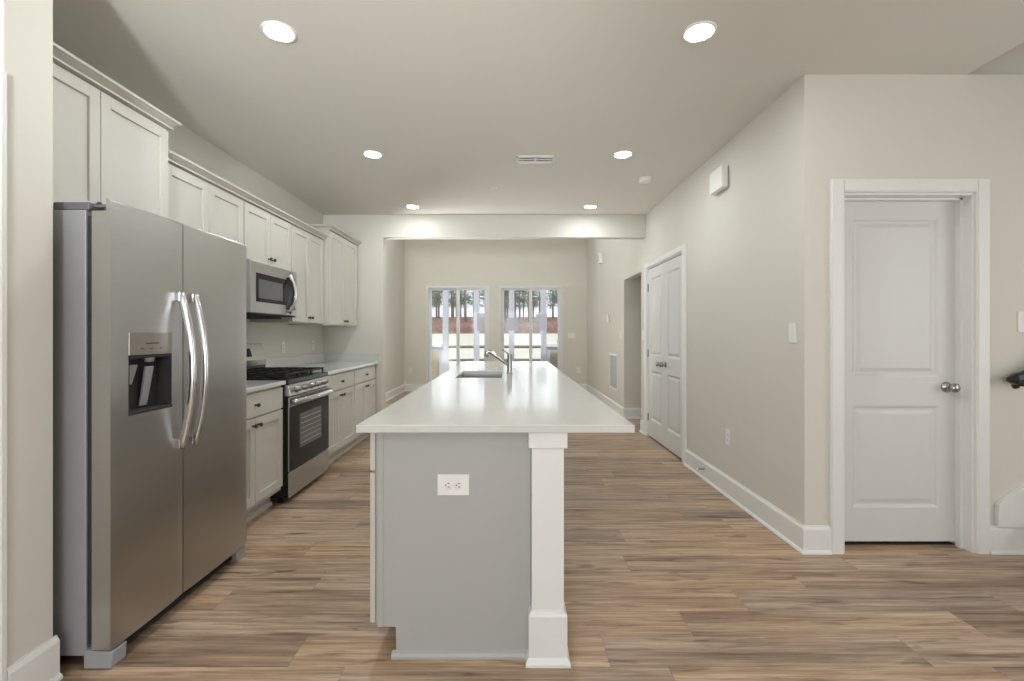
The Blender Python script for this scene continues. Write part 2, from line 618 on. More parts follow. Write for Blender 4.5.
baseboard('baseboard_right', (XR, YD), (XR, 4.52), (-1, 0), 'white baseboard along the right wall near the double doors', ext0=0.028)
baseboard('baseboard_right_near', (XR, YD), (1.829, YD), (0, -1), 'short white baseboard between wall corner and white door', ext0=0.028)
baseboard('baseboard_door_side', (2.736, YD), (2.95, YD), (0, -1), 'white baseboard right of the white door')
baseboard('baseboard_passage', (XR, 7.02), (3.2, 7.02), (0, -1), 'white baseboard inside the side passage')
baseboard('baseboard_right_stub', (XR, 5.90), (XR, 6.09), (-1, 0), 'short white baseboard past the double doors', ext1=0.0)
baseboard('baseboard_right_far', (XR, 7.02), (XR, YF), (-1, 0), 'white baseboard under the return air grille')
baseboard('baseboard_far_left', (XL, YF), (-1.853, YF), (0, -1), 'white baseboard left of the sliding doors')
baseboard('baseboard_far_middle', (-0.469, YF), (-0.249, YF), (0, -1), 'white baseboard between the sliding doors')
baseboard('baseboard_far_right', (1.15, YF), (XR, YF), (0, -1), 'white baseboard right of the sliding doors')
baseboard('baseboard_left', (XL, YB + 0.13), (XL, YF), (1, 0), 'white baseboard along the far room left wall')
baseboard('baseboard_back', (-1.62, YB), (-1.597, YB), (0, -1), 'short white baseboard at end of the wall stub')
baseboard('baseboard_left_near', (-1.66, 1.549), (-1.66, 1.722), (1, 0), 'white baseboard at the left wall end')
struct('trim_1', MB().box(-1.74, -1.648, 1.527, 1.547, 0, 2.11, 0.003), 'trim', 'white door casing at the left edge', 'trim')
# stair skirt board, first steps
sk = MB().prism([(2.776, 0.157), (2.776, 0.285), (4.1, 1.20), (4.1, 0.0), (2.95, 0.0), (2.95, 0.157)], YD - 0.03, YD, 'y', 0.003)
struct('trim_2', sk, 'trim', 'white sloping stair skirt board at right edge', 'trim')
st = MB()
for i in range(4):
    st.box(2.945 + i * 0.265, 4.1, 1.75, YD - 0.03, i * 0.19, (i + 1) * 0.19 - 0.028)
sto = struct('staircase', st, 'trim', 'white stair risers at the right edge beside the door', 'stairs')
for i in range(4):
    t = obj('tread', MB().box(2.92 + i * 0.265, 4.1 if i == 3 else 2.945 + (i + 1) * 0.265, 1.74, YD - 0.03, (i + 1) * 0.19 - 0.028, (i + 1) * 0.19, 0.004), 'tread', sto)


# ------------------------------------------------------------------ panelled doors
LOOPS = [(0, 0), (0.010, -0.004), (0.018, -0.011), (0.030, -0.011), (0.052, -0.003), (0.056, -0.003)]


def slab(mb, wd, ht, stile, rails, thick=0.035):
    """two-panel slab; rails = [(z0, z1), ...] solid cross bands; local u width, v height, n toward the viewer"""
    mb.box(0, wd, 0, ht, -thick, -0.013)
    mb.box(0, stile, 0, ht, -0.013, 0)
    mb.box(wd - stile, wd, 0, ht, -0.013, 0)
    for a, b in rails:
        mb.box(stile, wd - stile, a, b, -0.013, 0)
    for (a, b), (c, d) in zip(rails, rails[1:]):
        mb.panel(stile, wd - stile, b, c, LOOPS)
    return mb


def door_knob(mb_frame, u, v):
    mb = MB(mb_frame)
    mb.lathe([(0.032, 0), (0.032, 0.004), (0.027, 0.010), (0.013, 0.013), (0.011, 0.034), (0.020, 0.040), (0.027, 0.052), (0.027, 0.062), (0.019, 0.071), (0, 0.073)], (u, v, 0))
    return mb


d1 = bpy.data.objects.new('door_1', None)
C.objects.link(d1)
d1.location = (DX0, YD, 0)
d1['kind'] = 'structure'
d1['label'] = 'white two-panel interior door with round knob at the right'
d1['category'] = 'door'
cs = MB()
for (a, b, z0, z1) in ((DX0 - 0.074, DX0, 0, DZ + 0.075), (DX1, DX1 + 0.075, 0, DZ + 0.075), (DX0, DX1, DZ, DZ + 0.075)):
    cs.box(a, b, YD - 0.019, YD, z0, z1, 0.003)
    cs.box(a + 0.006 if a != DX0 else a, b - 0.006 if a != DX0 else b, YD - 0.023, YD - 0.017, z0 + (0.006 if a == DX0 else 0), z1 - 0.012, 0.002)
obj('casing', cs, 'trim', d1)
jm = MB()
jm.box(DX0, DX0 + 0.014, YD - 0.002, YD + 0.15, 0, DZ)
jm.box(DX1 - 0.014, DX1, YD - 0.002, YD + 0.15, 0, DZ)
jm.box(DX0 + 0.014, DX1 - 0.014, YD - 0.002, YD + 0.15, DZ - 0.014, DZ)
jm.box(DX0 + 0.014, DX0 + 0.026, YD + 0.054, YD + 0.087, 0, DZ)
jm.box(DX1 - 0.026, DX1 - 0.014, YD + 0.054, YD + 0.087, 0, DZ)
jm.box(DX0 + 0.014, DX1 - 0.014, YD + 0.054, YD + 0.087, DZ - 0.026, DZ - 0.014)
obj('jamb', jm, 'trim', d1)
W1 = DX1 - DX0 - 0.034
fr1 = frame((DX0 + 0.017, YD + 0.088, 0.026), X, Z, NY)
s1 = obj('door_slab', slab(MB(fr1), W1, 2.022, 0.105, [(0, 0.200), (0.805, 0.975), (1.915, 2.022)]), 'door', d1)
obj('knob', door_knob(fr1, W1 - 0.062, 0.915), 'chrome', s1, 'satin nickel round knob')
obj('under_door_strip', MB().box(DX0, DX1, YD + 0.10, YD + 0.16, 0, 0.004), 'slot', d1)  # dark strip on the floor beneath the door slab

d2 = bpy.data.objects.new('door_2', None)
C.objects.link(d2)
d2.location = (XR, 5.2, 0)
d2['kind'] = 'structure'
d2['label'] = 'pair of white two-panel doors on the right wall'
d2['category'] = 'door'
P0, P1, PZ = 4.60, 5.81, 2.06
cs = MB()
cs.box(XR - 0.019, XR, P0 - 0.08, P0, 0, PZ + 0.06, 0.003)
cs.box(XR - 0.019, XR, P1, P1 + 0.08, 0, PZ + 0.06, 0.003)
cs.box(XR - 0.019, XR, P0, P1, PZ, PZ + 0.06, 0.003)
cs.box(XR - 0.024, XR - 0.017, P0 - 0.074, P0 - 0.008, 0, PZ + 0.05, 0.002)
cs.box(XR - 0.024, XR - 0.017, P1 + 0.008, P1 + 0.074, 0, PZ + 0.05, 0.002)
cs.box(XR - 0.024, XR - 0.017, P0, P1, PZ + 0.008, PZ + 0.05, 0.002)
obj('casing', cs, 'trim', d2)
jm = MB()
jm.box(XR - 0.002, XR + 0.13, P0, P0 + 0.012, 0, PZ)
jm.box(XR - 0.002, XR + 0.13, P1 - 0.012, P1, 0, PZ)
jm.box(XR - 0.002, XR + 0.13, P0 + 0.012, P1 - 0.012, PZ - 0.012, PZ)
jm.box(XR + 0.05, XR + 0.13, P0 + 0.012, P1 - 0.012, PZ - 0.03, PZ - 0.012)
obj('jamb', jm, 'trim', d2)
Wp = (P1 - P0 - 0.024 - 0.009) / 2
for k in range(2):
    # facing -X: u runs toward +Y seen from the room as right-to-left
    y0 = P0 + 0.015 + k * (Wp + 0.003)
    f2 = frame((XR + 0.006, y0 + Wp, 0.02), NY, Z, NX)
    so = obj('door_slab', slab(MB(f2), Wp, 2.022, 0.10, [(0, 0.20), (0.80, 0.975), (1.91, 2.022)]), 'door', d2)
    ku = 0.055 if k == 0 else Wp - 0.055
    obj('knob', door_knob(f2, ku, 0.90), 'chrome', so, 'satin nickel round knob')
    hu = Wp if k == 0 else 0.0
    for hz in (0.22, 1.0, 1.80):
        h = MB(f2)
        h.box(hu - 0.011, hu + 0.011, hz - 0.045, hz + 0.045, -0.002, 0.003, 0.001)
        h.lathe([(0.006, -0.047), (0.006, 0.047)], (hu, hz, 0.006), (0, 1, 0), 10)
        obj('hinge', h, 'chrome', so, 'small nickel hinge')


# ------------------------------------------------------------------ sliding patio doors
def slider(name, x0, x1, lab):
    r = bpy.data.objects.new(name, None)
    C.objects.link(r)
    r.location = ((x0 + x1) / 2, YF, 0)
    r['kind'] = 'structure'
    r['label'] = lab
    r['category'] = 'glass door'
    zt = 2.313
    f = MB()
    t = 0.045
    for (a, b, c, d) in ((x0, x0 + t, 0, zt), (x1 - t, x1, 0, zt), (x0 + t, x1 - t, zt - t, zt), (x0 + t, x1 - t, 0, 0.035)):
        f.box(a, b, YF - 0.012, YF + 0.12, c, d, 0.003)
    obj('frame', f, 'vinyl', r)
    xm = (x0 + x1) / 2
    for k, (a, b, yy) in enumerate(((x0 + t, xm + 0.035, YF + 0.07), (xm - 0.035, x1 - t, YF + 0.02))):
        s = MB()
        q = 0.062
        za, zb = 0.035, zt - t
        s.box(a, a + q, yy, yy + 0.04, za, zb, 0.004)
        s.box(b - q, b, yy, yy + 0.04, za, zb, 0.004)
        s.box(a + q, b - q, yy, yy + 0.04, zb - q * 0.7, zb, 0.004)
        s.box(a + q, b - q, yy, yy + 0.04, za, za + 0.09, 0.004)
        so = obj('sash', s, 'vinyl', r)
        obj('pane', MB().box(a + q - 0.004, b - q + 0.004, yy + 0.016, yy + 0.022, za + 0.086, zb - q * 0.7 + 0.004), 'glass', so)
        if k == 1:
            h = MB()
            h.box(a + 0.018, a + 0.044, yy - 0.03, yy - 0.018, 1.02, 1.26, 0.004)
            h.box(a + 0.020, a + 0.042, yy - 0.02, yy + 0.002, 1.03, 1.05).box(a + 0.020, a + 0.042, yy - 0.02, yy + 0.002, 1.23, 1.25)
            obj('handle', h, 'white', so)
    return r


slider('window_1', -1.853, -0.469, 'left white sliding glass patio door in the far wall')
slider('window_2', -0.249, 1.15, 'right white sliding glass patio door in the far wall')
for (a, b, c, d, yy, lab) in (
        (477, 484.8, 313, 331, YF + 0.0345, 'pale sticker on the right pane of the left sliding door'),
        (506.6, 518.4, 317.5, 330.7, YF + 0.0845, 'pale sticker on the left pane of the right sliding door'),
        (536, 547, 314, 330.6, YF + 0.0345, 'pale sticker on the right pane of the right sliding door')):
    k = yy / 472
    x0, x1, z0, z1 = (a - 510.5) * k, (b - 510.5) * k, 1.255 + (334 - d) * k, 1.255 + (334 - c) * k
    tag(obj('window_sticker', MB().box(x0, x1, yy, yy + 0.001, z0, z1), 'paper', loc=((x0 + x1) / 2, yy, z0)), lab, 'sticker', 'stickers on the patio doors')


# ------------------------------------------------------------------ cabinets on the left
def shaker(mb, wd, ht, st=0.057, th=0.020):
    mb.box(0, st, 0, ht, 0, th, 0.0015, 1)
    mb.box(wd - st, wd, 0, ht, 0, th, 0.0015, 1)
    mb.box(st - 0.001, wd - st + 0.001, 0, st, 0, th, 0.0015, 1)
    mb.box(st - 0.001, wd - st + 0.001, ht - st, ht, 0, th, 0.0015, 1)
    mb.box(st - 0.002, wd - st + 0.002, st - 0.002, ht - st + 0.002, 0.001, th - 0.011)
    return mb


def cab_knob(fr, u, v, n):
    mb = MB(fr)
    mb.lathe([(0.008, 0), (0.006, 0.003), (0.005, 0.012), (0.013, 0.018), (0.015, 0.023), (0.012, 0.028), (0, 0.029)], (u, v, n), seg=16)
    return mb


def cabinet(name, label, cat, y0, y1, xf, z0, z1, ndoors=2, drawer=False, crown=None, toe=False, group=None, knob_low=True, crown_r=(1, 1)):
    """wall or base cabinet facing +X; xf = plane of the carcass front (doors stand 20 mm in front of it)"""
    r = thing(name, label, cat, (xf - 0.2, (y0 + y1) / 2, z0 if not toe else 0), group)
    c = MB()
    zc = z0 + (0.115 if toe else 0)
    c.box(XL + 0.002, xf, y0 + 0.0005, y1 - 0.0005, zc, z1)
    obj('carcass', c, 'cab', r)
    if toe:
        obj('toe_kick', MB().box(XL + 0.002, xf - 0.075, y0 + 0.0005, y1 - 0.0005, 0, zc).box(xf - 0.075, xf - 0.063, y0 + 0.0005, y1 - 0.0005, 0, 0.03), 'cab', r)
    zd0 = zc + (0.030 if toe else 0.006)
    zd1 = z1 - (0.018 if toe else 0.012)
    g = 0.010
    if drawer:
        zs = zd1 - 0.150
        f = frame((xf, y0 + g, zs), Y, Z, X)
        wdt = y1 - y0 - 2 * g
        d = obj('drawer', MB(f).box(0, wdt, 0, 0.150, 0, 0.020, 0.0025), 'cab', r)
        obj('knob', cab_knob(f, wdt / 2, 0.075, 0.020), 'knob', d, 'dark bronze round knob')
        zd1 = zs - 0.012
    wdt = (y1 - y0 - 2 * g - (ndoors - 1) * 0.004) / ndoors
    for k in range(ndoors):
        f = frame((xf, y0 + g + k * (wdt + 0.004), zd0), Y, Z, X)
        h = zd1 - zd0
        d = obj('door', shaker(MB(f), wdt, h), 'cab', r)
        ku = wdt - 0.030 if k == 0 else 0.030
        kv = 0.045 if knob_low else h - 0.045
        obj('knob', cab_knob(f, ku, kv, 0.020), 'knob', d, 'dark bronze round knob')
    if crown:
        a, b = crown_r
        rings = []
        for (o, zz) in ((0.014, 0.0), (0.014, 0.008), (0.004, 0.0085), (0.004, 0.014), (0.010, 0.018), (0.030, 0.030), (0.034, 0.031), (0.034, 0.0315), (0.046, 0.032), (0.046, crown)):
            o2 = o + 0.022
            rings.append([(XL + 0.002, y0 - o * a, z1 + zz), (xf + o2, y0 - o * a, z1 + zz), (xf + o2, y1 + o * b, z1 + zz), (XL + 0.002, y1 + o * b, z1 + zz)])
        obj('crown_molding', MB().loft(rings), 'cab', r)
    return r


GU = 'greige wall cabinets'
cabinet('wall_cabinet', 'deep greige wall cabinet with two doors directly above the refrigerator', 'cabinet', 1.765, 2.66, -1.94, 1.80, 2.407, 2, crown=0.045, group=GU, crown_r=(0, 0.6))
cabinet('wall_cabinet', 'greige two-door wall cabinet between refrigerator cabinet and microwave cabinet', 'cabinet', 2.665, 3.475, -1.98, 1.362, 2.245, 2, crown=0.045, group=GU, crown_r=(0, 0))
cabinet('wall_cabinet', 'short greige two-door wall cabinet directly above the microwave', 'cabinet', 3.475, 4.235, -1.98, 1.81, 2.245, 2, crown=0.045, group=GU, crown_r=(0, 0))
cabinet('wall_cabinet', 'greige two-door wall cabinet just right of the microwave', 'cabinet', 4.235, 4.968, -1.98, 1.362, 2.245, 2, crown=0.045, group=GU, crown_r=(0, 0))
cabinet('wall_cabinet', 'taller greige wall cabinet in the far corner by the opening', 'cabinet', 4.972, YB - 0.03, -1.92, 1.350, 2.355, 2, crown=0.045, group=GU, crown_r=(1, 0.4))
GB = 'greige base cabinets'
cabinet('base_cabinet', 'greige base cabinet between the refrigerator and the range', 'cabinet', 2.70, 3.462, -1.685, 0, 0.884, 2, True, toe=True, group=GB, knob_low=False)
cabinet('base_cabinet', 'greige base cabinet just right of the range', 'cabinet', 4.248, 5.04, -1.685, 0, 0.884, 2, True, toe=True, group=GB, knob_low=False)
cabinet('base_cabinet', 'greige base cabinet at the far end of the run, by the wall stub', 'cabinet', 5.04, 5.83, -1.685, 0, 0.884, 2, True, toe=True, group=GB, knob_low=False)

ct = thing('countertop', 'short white countertop between the refrigerator and the range', 'countertop', (-1.95, 3.08, 0.884), 'white wall countertops')
obj('slab', MB().box(XL + 0.002, -1.65, 2.69, 3.470, 0.8845, 0.914, 0.003), 'quartz', ct)
obj('backsplash', MB().box(XL + 0.001, XL + 0.021, 2.69, 3.470, 0.914, 1.016, 0.002), 'quartz', ct)
ct = thing('countertop', 'long white countertop right of the range, running to the wall stub', 'countertop', (-1.95, 5.05, 0.884), 'white wall countertops')
obj('slab', MB().box(XL + 0.002, -1.65, 4.240, YB - 0.001, 0.8845, 0.914, 0.003), 'quartz', ct)
obj('backsplash', MB().box(XL + 0.001, XL + 0.021, 4.240, YB - 0.001, 0.914, 1.016, 0.002).box(XL + 0.021, -1.65, YB - 0.021, YB - 0.001, 0.914, 1.016, 0.002), 'quartz', ct)

# ------------------------------------------------------------------ refrigerator
FX = -1.49
fr = thing('refrigerator', 'stainless steel side-by-side refrigerator with water dispenser', 'refrigerator', (-1.88, 2.22, 0))
fb = MB().box(-2.27, -1.594, 1.772, 2.672, 0.045, 1.722, 0.004)
obj('case', fb, 'fridgeside', fr, 'grey painted refrigerator case')
obj('gasket', MB().box(-1.594, -1.566, 1.780, 2.664, 0.085, 1.70), 'gasket', fr)
for ya in (1.775, 2.585):
    HC = MB().box(-1.72, -1.585, ya, ya + 0.085, 1.7225, 1.752, 0.004).box(-1.60, -1.53, ya + 0.02, ya + 0.06, 1.738, 1.748)
    HC.lathe([(0.012, 0), (0.012, 0.026), (0, 0.028)], (-1.545, ya + 0.04, 1.7165))
    obj('hinge_cover', HC, 'hinge', fr)


def fridge_door(y0, y1, recess=None):
    mb = MB()
    z0, z1 = 0.073, 1.716
    t = bmesh.new()
    xs, xf = -1.566, FX
    # outline in y with a slightly bowed front
    n = 10
    front = []
    for i in range(n + 1):
        s = i / n
        yy = y0 + (y1 - y0) * s
        front.append((yy, xf + 0.0 - 0.006 * (2 * s - 1) ** 4))
    if recess is None:
        mb.prism([(xs, y0), *[(x, y) for y, x in front], (xs, y1)], z0, z1, 'z')
        mb.prism([(front[0][1] - 0.016, y0), *[(x, y) for y, x in front], (front[-1][1] - 0.016, y1)], z1, 1.750, 'z')
    else:
        a, b, c, d = recess
        def piece(ya, yb, za, zb):
            ps = [(ya, xf - 0.006 * (2 * (ya - y0) / (y1 - y0) - 1) ** 4)]
            ps += [p for p in front if ya < p[0] < yb]
            ps += [(yb, xf - 0.006 * (2 * (yb - y0) / (y1 - y0) - 1) ** 4)]
            mb.prism([(xs, ya), *[(x, y) for y, x in ps], (xs, yb)], za, zb, 'z')
        piece(y0, a, c, d)
        piece(b, y1, c, d)
        piece(y0, y1, z0, c)
        piece(y0, y1, d, z1)
        mb.prism([(front[0][1] - 0.016, y0), *[(x, y) for y, x in front], (front[-1][1] - 0.016, y1)], z1, 1.750, 'z')
    # rounded top lip
    rings = []
    for k in range(6):
        an = k / 5 * PI / 2
        zz = 1.750 + 0.012 * math.sin(an)
        sh = 0.014 * (1 - math.cos(an))
        rings.append([(front[0][1] - 0.016, y0, zz), *[(x - sh, y, zz) for y, x in front], (front[-1][1] - 0.016, y1, zz)])
    mb.loft(rings)
    return mb


DR = (1.842, 2.076, 0.935, 1.262)
dl = obj('door', fridge_door(1.765, 2.1535, DR), 'steel', fr)
dr = obj('door', fridge_door(2.1585, 2.674), 'steel', fr)


def fridge_handle(yc):
    mb = MB()
    pts, rr = [], []
    for i in range(25):
        s = i / 24
        z = 0.745 + s * 0.695
        bow = 0.052 * (1 - (2 * s - 1) ** 2) + 0.014
        pts.append((FX + bow, yc, z))
        rr.append(0.0155)
    mb.tube(pts, rr, 12, 1.15, 0.8)
    mb.box(FX - 0.004, FX + 0.020, yc - 0.014, yc + 0.014, 0.742, 0.785, 0.004)
    mb.box(FX - 0.004, FX + 0.020, yc - 0.014, yc + 0.014, 1.40, 1.443, 0.004)
    return mb


obj('handle', fridge_handle(2.112), 'steelh', dl, 'polished bowed bar handle')
obj('handle', fridge_handle(2.200), 'steelh', dr, 'polished bowed bar handle')
a, b, c, d = DR
dp = MB()
dp.box(-1.563, -1.556, a, b, c, d - 0.092)                    # niche back
dp.box(-1.556, FX, a, a + 0.004, c, d - 0.092).box(-1.556, FX, b - 0.004, b, c, d - 0.092)
dp.box(-1.556, FX + 0.004, a, b, c, c + 0.012, 0.002)          # drip tray
dp.box(-1.556, FX, a, b, d - 0.104, d - 0.092)
do = obj('dispenser', dp, 'gasket', dl, 'dark water and ice dispenser niche')
cpn = obj('control_panel', MB().box(-1.55, FX + 0.003, a, b, d - 0.092, d, 0.002), 'steeld', dl, 'dark steel dispenser panel')
cp2 = MB()
cp2.box(FX + 0.0025, FX + 0.0036, a + 0.085, a + 0.155, d - 0.047, d - 0.043)
for k in range(3):
    cp2.box(FX + 0.0025, FX + 0.0036, a + 0.055 + k * 0.05, a + 0.072 + k * 0.05, d - 0.068, d - 0.065)
obj('button_marks', cp2, 'gasket', dl)
pd = MB()
pd.prism([(-1.552, 0.955), (-1.545, 0.955), (-1.515, 1.12), (-1.528, 1.12)], a + 0.125, a + 0.165, 'y', 0.002)
pd.prism([(-1.552, 1.05), (-1.545, 1.05), (-1.520, 1.13), (-1.530, 1.13)], a + 0.045, a + 0.085, 'y', 0.002)
pd.lathe([(0.024, 0), (0.016, -0.03), (0.011, -0.03)], (-1.522, a + 0.145, 1.168), seg=16)
obj('paddle', pd, 'plasticgrey', dl)
gr = MB().box(-1.60, -1.53, 1.84, 2.60, 0.018, 0.066)
for k in range(5):
    gr.box(-1.53, -1.527, 1.85, 2.59, 0.022 + k * 0.009, 0.026 + k * 0.009)
obj('base_grille', gr, 'gasket', fr)
ft = MB().prism([(-1.60, 0.0), (-1.496, 0.0), (-1.492, 0.062), (-1.60, 0.070)], 1.768, 1.838, 'y', 0.004)
obj('foot_cover', ft, 'plasticgrey', fr)
ft = MB().prism([(2.668, 0.0), (2.600, 0.0), (2.575, 0.068), (2.668, 0.068)], -1.60, -1.500, 'x', 0.004)
obj('foot_cover', ft, 'plasticgrey', fr)

# ------------------------------------------------------------------ gas range
R0, R1, RX = 3.478, 4.232, -1.63
rg = thing('gas_range', 'stainless steel gas range with black cooktop and oven window', 'stove', (-1.95, (R0 + R1) / 2, 0))
obj('body', MB().box(-2.30, -1.665, R0, R1, 0.045, 0.895, 0.003).box(-1.665, -1.642, R0 + 0.003, R1 - 0.003, 0.05, 0.786), 'black', rg, 'black enamel sides')
lg = [(-1.72, R0 + 0.05), (-1.72, R1 - 0.05), (-2.24, R0 + 0.05), (-2.24, R1 - 0.05)]
for x, y in lg:
    obj('leg', MB().lathe([(0.018, 0), (0.018, 0.012), (0.010, 0.016), (0.010, 0.05)], (x, y, 0), seg=14), 'black', rg)
obj('cooktop', MB().prism([(-2.27, 0.895), (-1.640, 0.878), (-1.632, 0.885), (-1.636, 0.918), (-2.27, 0.922)], R0, R1, 'y', 0.003), 'black', rg, 'black enamel cooktop')
for k, (bx, by, br) in enumerate(((-1.80, R0 + 0.17, 0.05), (-1.80, R1 - 0.17, 0.045), (-2.11, R0 + 0.17, 0.04), (-2.11, R1 - 0.17, 0.04), (-1.955, (R0 + R1) / 2, 0.045))):
    mb = MB().lathe([(br + 0.015, 0), (br + 0.012, 0.008), (br, 0.009), (br, 0.016), (br - 0.008, 0.020), (0, 0.020)], (bx, by, 0.920), seg=20)
    obj('burner', mb, 'iron', rg)
wg = (R1 - R0 - 0.03) / 3
for k in range(3):
    g = MB()
    y0, y1 = R0 + 0.012 + k * (wg + 0.003), R0 + 0.012 + k * (wg + 0.003) + wg
    za, zb = 0.944, 0.958
    q = 0.007
    for yy in (y0 + q, y1 - q):
        g.box(-2.225, -1.675, yy - q, yy + q, za, zb, 0.002)
    for xx in (-2.225, -2.09, -1.95, -1.81, -1.675):
        g.box(xx - q, xx + q, y0, y1, za, zb, 0.002)
    ym = (y0 + y1) / 2
    g.box(-2.225, -1.675, ym - q, ym + q, za, zb + 0.002, 0.002)
    for xx in (-2.222, -1.678):
        for yy in (y0 + q, y1 - q):
            g.box(xx - q, xx + q, yy - q, yy + q, 0.920, za)
    obj('grate', g, 'iron', rg, 'black cast iron burner grate')
cp = MB().prism([(-1.665, 0.795), (-1.620, 0.795), (-1.636, 0.878), (-1.665, 0.882)], R0, R1, 'y', 0.003)
cpo = obj('control_panel', cp, 'steel', rg, 'stainless steel control strip')
kn = Vector((0.083, 0, 0.016)).normalized()
for k in range(5):
    yy = R0 + 0.115 + k * (R1 - R0 - 0.23) / 4
    cc = Vector((-1.628, yy, 0.837))
    mb = MB().lathe([(0.026, -0.002), (0.026, 0.004), (0.021, 0.006), (0.019, 0.030), (0.016, 0.034), (0, 0.034)], cc, kn, 20)
    q = cc + kn * 0.034
    mb.box(q.x - 0.004, q.x + 0.006, yy - 0.003, yy + 0.003, q.z - 0.017, q.z + 0.017)
    obj('knob', mb, 'steeld', rg, 'dark steel burner knob')
od = MB()
od.box(-1.642, RX, R0 + 0.002, R1 - 0.002, 0.715, 0.786, 0.004)
od.box(-1.642, RX - 0.002, R0 + 0.002, R1 - 0.002, 0.236, 0.715, 0.003)
odo = obj('oven_door', od, 'steel', rg, 'stainless oven door')
obj('door_glass', MB().box(RX - 0.002, RX + 0.002, R0 + 0.003, R1 - 0.003, 0.240, 0.712, 0.001), 'blackglass', odo, 'black oven door glass')
obj('oven_window', MB().box(RX + 0.0015, RX + 0.003, R0 + 0.17, R1 - 0.17, 0.375, 0.640, 0.0007), 'greyglass', odo, 'grey see-through oven window')
rk = MB()
for k in range(6):
    rk.box(RX + 0.002, RX + 0.0034, R0 + 0.19, R1 - 0.19, 0.405 + k * 0.038, 0.412 + k * 0.038)
obj('oven_rack', rk, 'rack', odo)
hd = MB().tube([(RX + 0.004, R0 + 0.03, 0.752), (RX + 0.042, R0 + 0.04, 0.752), (RX + 0.052, R0 + 0.08, 0.752), (RX + 0.056, (R0 + R1) / 2, 0.752), (RX + 0.052, R1 - 0.08, 0.752), (RX + 0.042, R1 - 0.04, 0.752), (RX + 0.004, R1 - 0.03, 0.752)], 0.019, 12, 0.7, 1.15)
obj('handle', hd, 'steelh', odo, 'polished steel bar handle')
obj('drawer', MB().box(-1.642, RX, R0 + 0.002, R1 - 0.002, 0.045, 0.228, 0.004), 'steel', rg, 'stainless storage drawer')
bgd = MB().prism([(-2.325, 0.90), (-2.20, 0.90), (-2.20, 0.965), (-2.185, 1.035), (-2.225, 1.172), (-2.325, 1.172)], R0, R1, 'y', 0.004)
bo = obj('backguard', bgd, 'steel', rg, 'stainless backguard with clock panel')
# the clock panel lies on the slanted face of the backguard
sl = (Vector((-2.225, 0, 1.172)) - Vector((-2.185, 0, 1.035))).normalized()
fbk = frame(Vector((-2.205, (R0 + R1) / 2, 1.1035)), Y, sl, Vector((sl.z, 0, -sl.x)))
obj('clock_panel', MB(fbk).box(-0.15, 0.15, -0.042, 0.030, -0.002, 0.0025, 0.001), 'blackglass', bo, 'black glass clock panel')
obj('lower_band', MB().box(-2.20, -2.194, R0 + 0.004, R1 - 0.004, 0.925, 0.985), 'black', bo)

# ------------------------------------------------------------------ microwave
MX = -1.916
mw = thing('microwave', 'stainless over-the-range microwave with dark window and curved handle', 'microwave', (-2.12, 3.855, 1.40))
obj('body', MB().box(-2.335, -1.955, 3.479, 4.231, 1.405, 1.805, 0.002), 'black', mw, 'black microwave case')
fmw = frame((-1.955, 3.479, 1.405), Y, Z, X)
mwd = MB(fmw).box(0, 0.752, 0.010, 0.400, 0, 0.039, 0.004)
mdo = obj('door', mwd, 'steel', mw, 'stainless door front')
obj('window', MB(fmw).box(0.075, 0.555, 0.095, 0.315, 0.0385, 0.0405, 0.001), 'blackglass', mdo, 'black window glass')
obj('window_screen', MB(fmw).box(0.110, 0.490, 0.125, 0.270, 0.040, 0.0412), 'greyglass', mdo, 'grey window screen')
obj('control_panel', MB(fmw).box(0.555, 0.715, 0.060, 0.335, 0.0385, 0.041, 0.001), 'blackglass', mw, 'black control panel')
hp = []
for i in range(17):
    s = i / 16
    hp.append((-1.916 + 0.010 + 0.050 * math.sin(PI * s), 3.479 + 0.585, 1.405 + 0.030 + s * 0.335))
obj('handle', MB().tube(hp, 0.014, 12, 1.5, 0.8), 'steelh', mdo, 'polished curved handle')
mbx = MB(fmw)
for k in range(4):
    for j in range(3):
        mbx.box(0.665 + j * 0.014, 0.674 + j * 0.014, 0.12 + k * 0.03, 0.132 + k * 0.03, 0.0405, 0.0417)
obj('buttons', mbx, 'plasticgrey', mw)
obj('vent_grille', MB().box(-2.28, -1.99, 3.52, 4.10, 1.385, 1.406).box(-1.956, -1.922, 3.485, 4.225, 1.402, 1.412), 'gasket', mw)

# ------------------------------------------------------------------ kitchen island
IX0, IX1, IY0, IY1 = -0.579, 0.466, 1.768, 5.93
isl = thing('kitchen_island', 'long greige kitchen island with white square corner post', 'island', (-0.2, 3.9, 0))
BX0, BX1, BY0, BY1 = -0.530, 0.066, 1.836, 5.90
body = MB()
body.box(BX0, BX1 - 0.004, BY0 + 0.02, 3.58, 0.115, 0.884)
body.box(BX0, BX1 - 0.004, 4.45, BY1, 0.115, 0.884)
body.box(BX0, -0.475, 3.58, 4.45, 0.115, 0.884)
body.box(-0.035, BX1 - 0.004, 3.58, 4.45, 0.115, 0.884)
body.box(-0.475, -0.035, 3.58, 4.45, 0.115, 0.60)
body.box(BX0 + 0.085, BX1 - 0.004, BY0 + 0.02, BY1, 0, 0.115)
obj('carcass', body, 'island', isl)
ep = MB().prism([(-0.517, 0.117), (-0.517, 0.884), (0.079, 0.884), (0.079, 0.0), (-0.445, 0.0), (-0.445, 0.117)], BY0, BY0 + 0.02, 'y', 0.0015)
ep.box(-0.517, -0.494, BY0 - 0.004, BY0 + 0.001, 0.117, 0.884, 0.001)
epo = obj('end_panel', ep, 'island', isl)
obj('base_strip', MB().prism([(BY0, 0), (BY0 - 0.017, 0), (BY0 - 0.017, 0.010), (BY0 - 0.011, 0.020), (BY0, 0.026)], -0.460, 0.066, 'x'), 'island', isl)
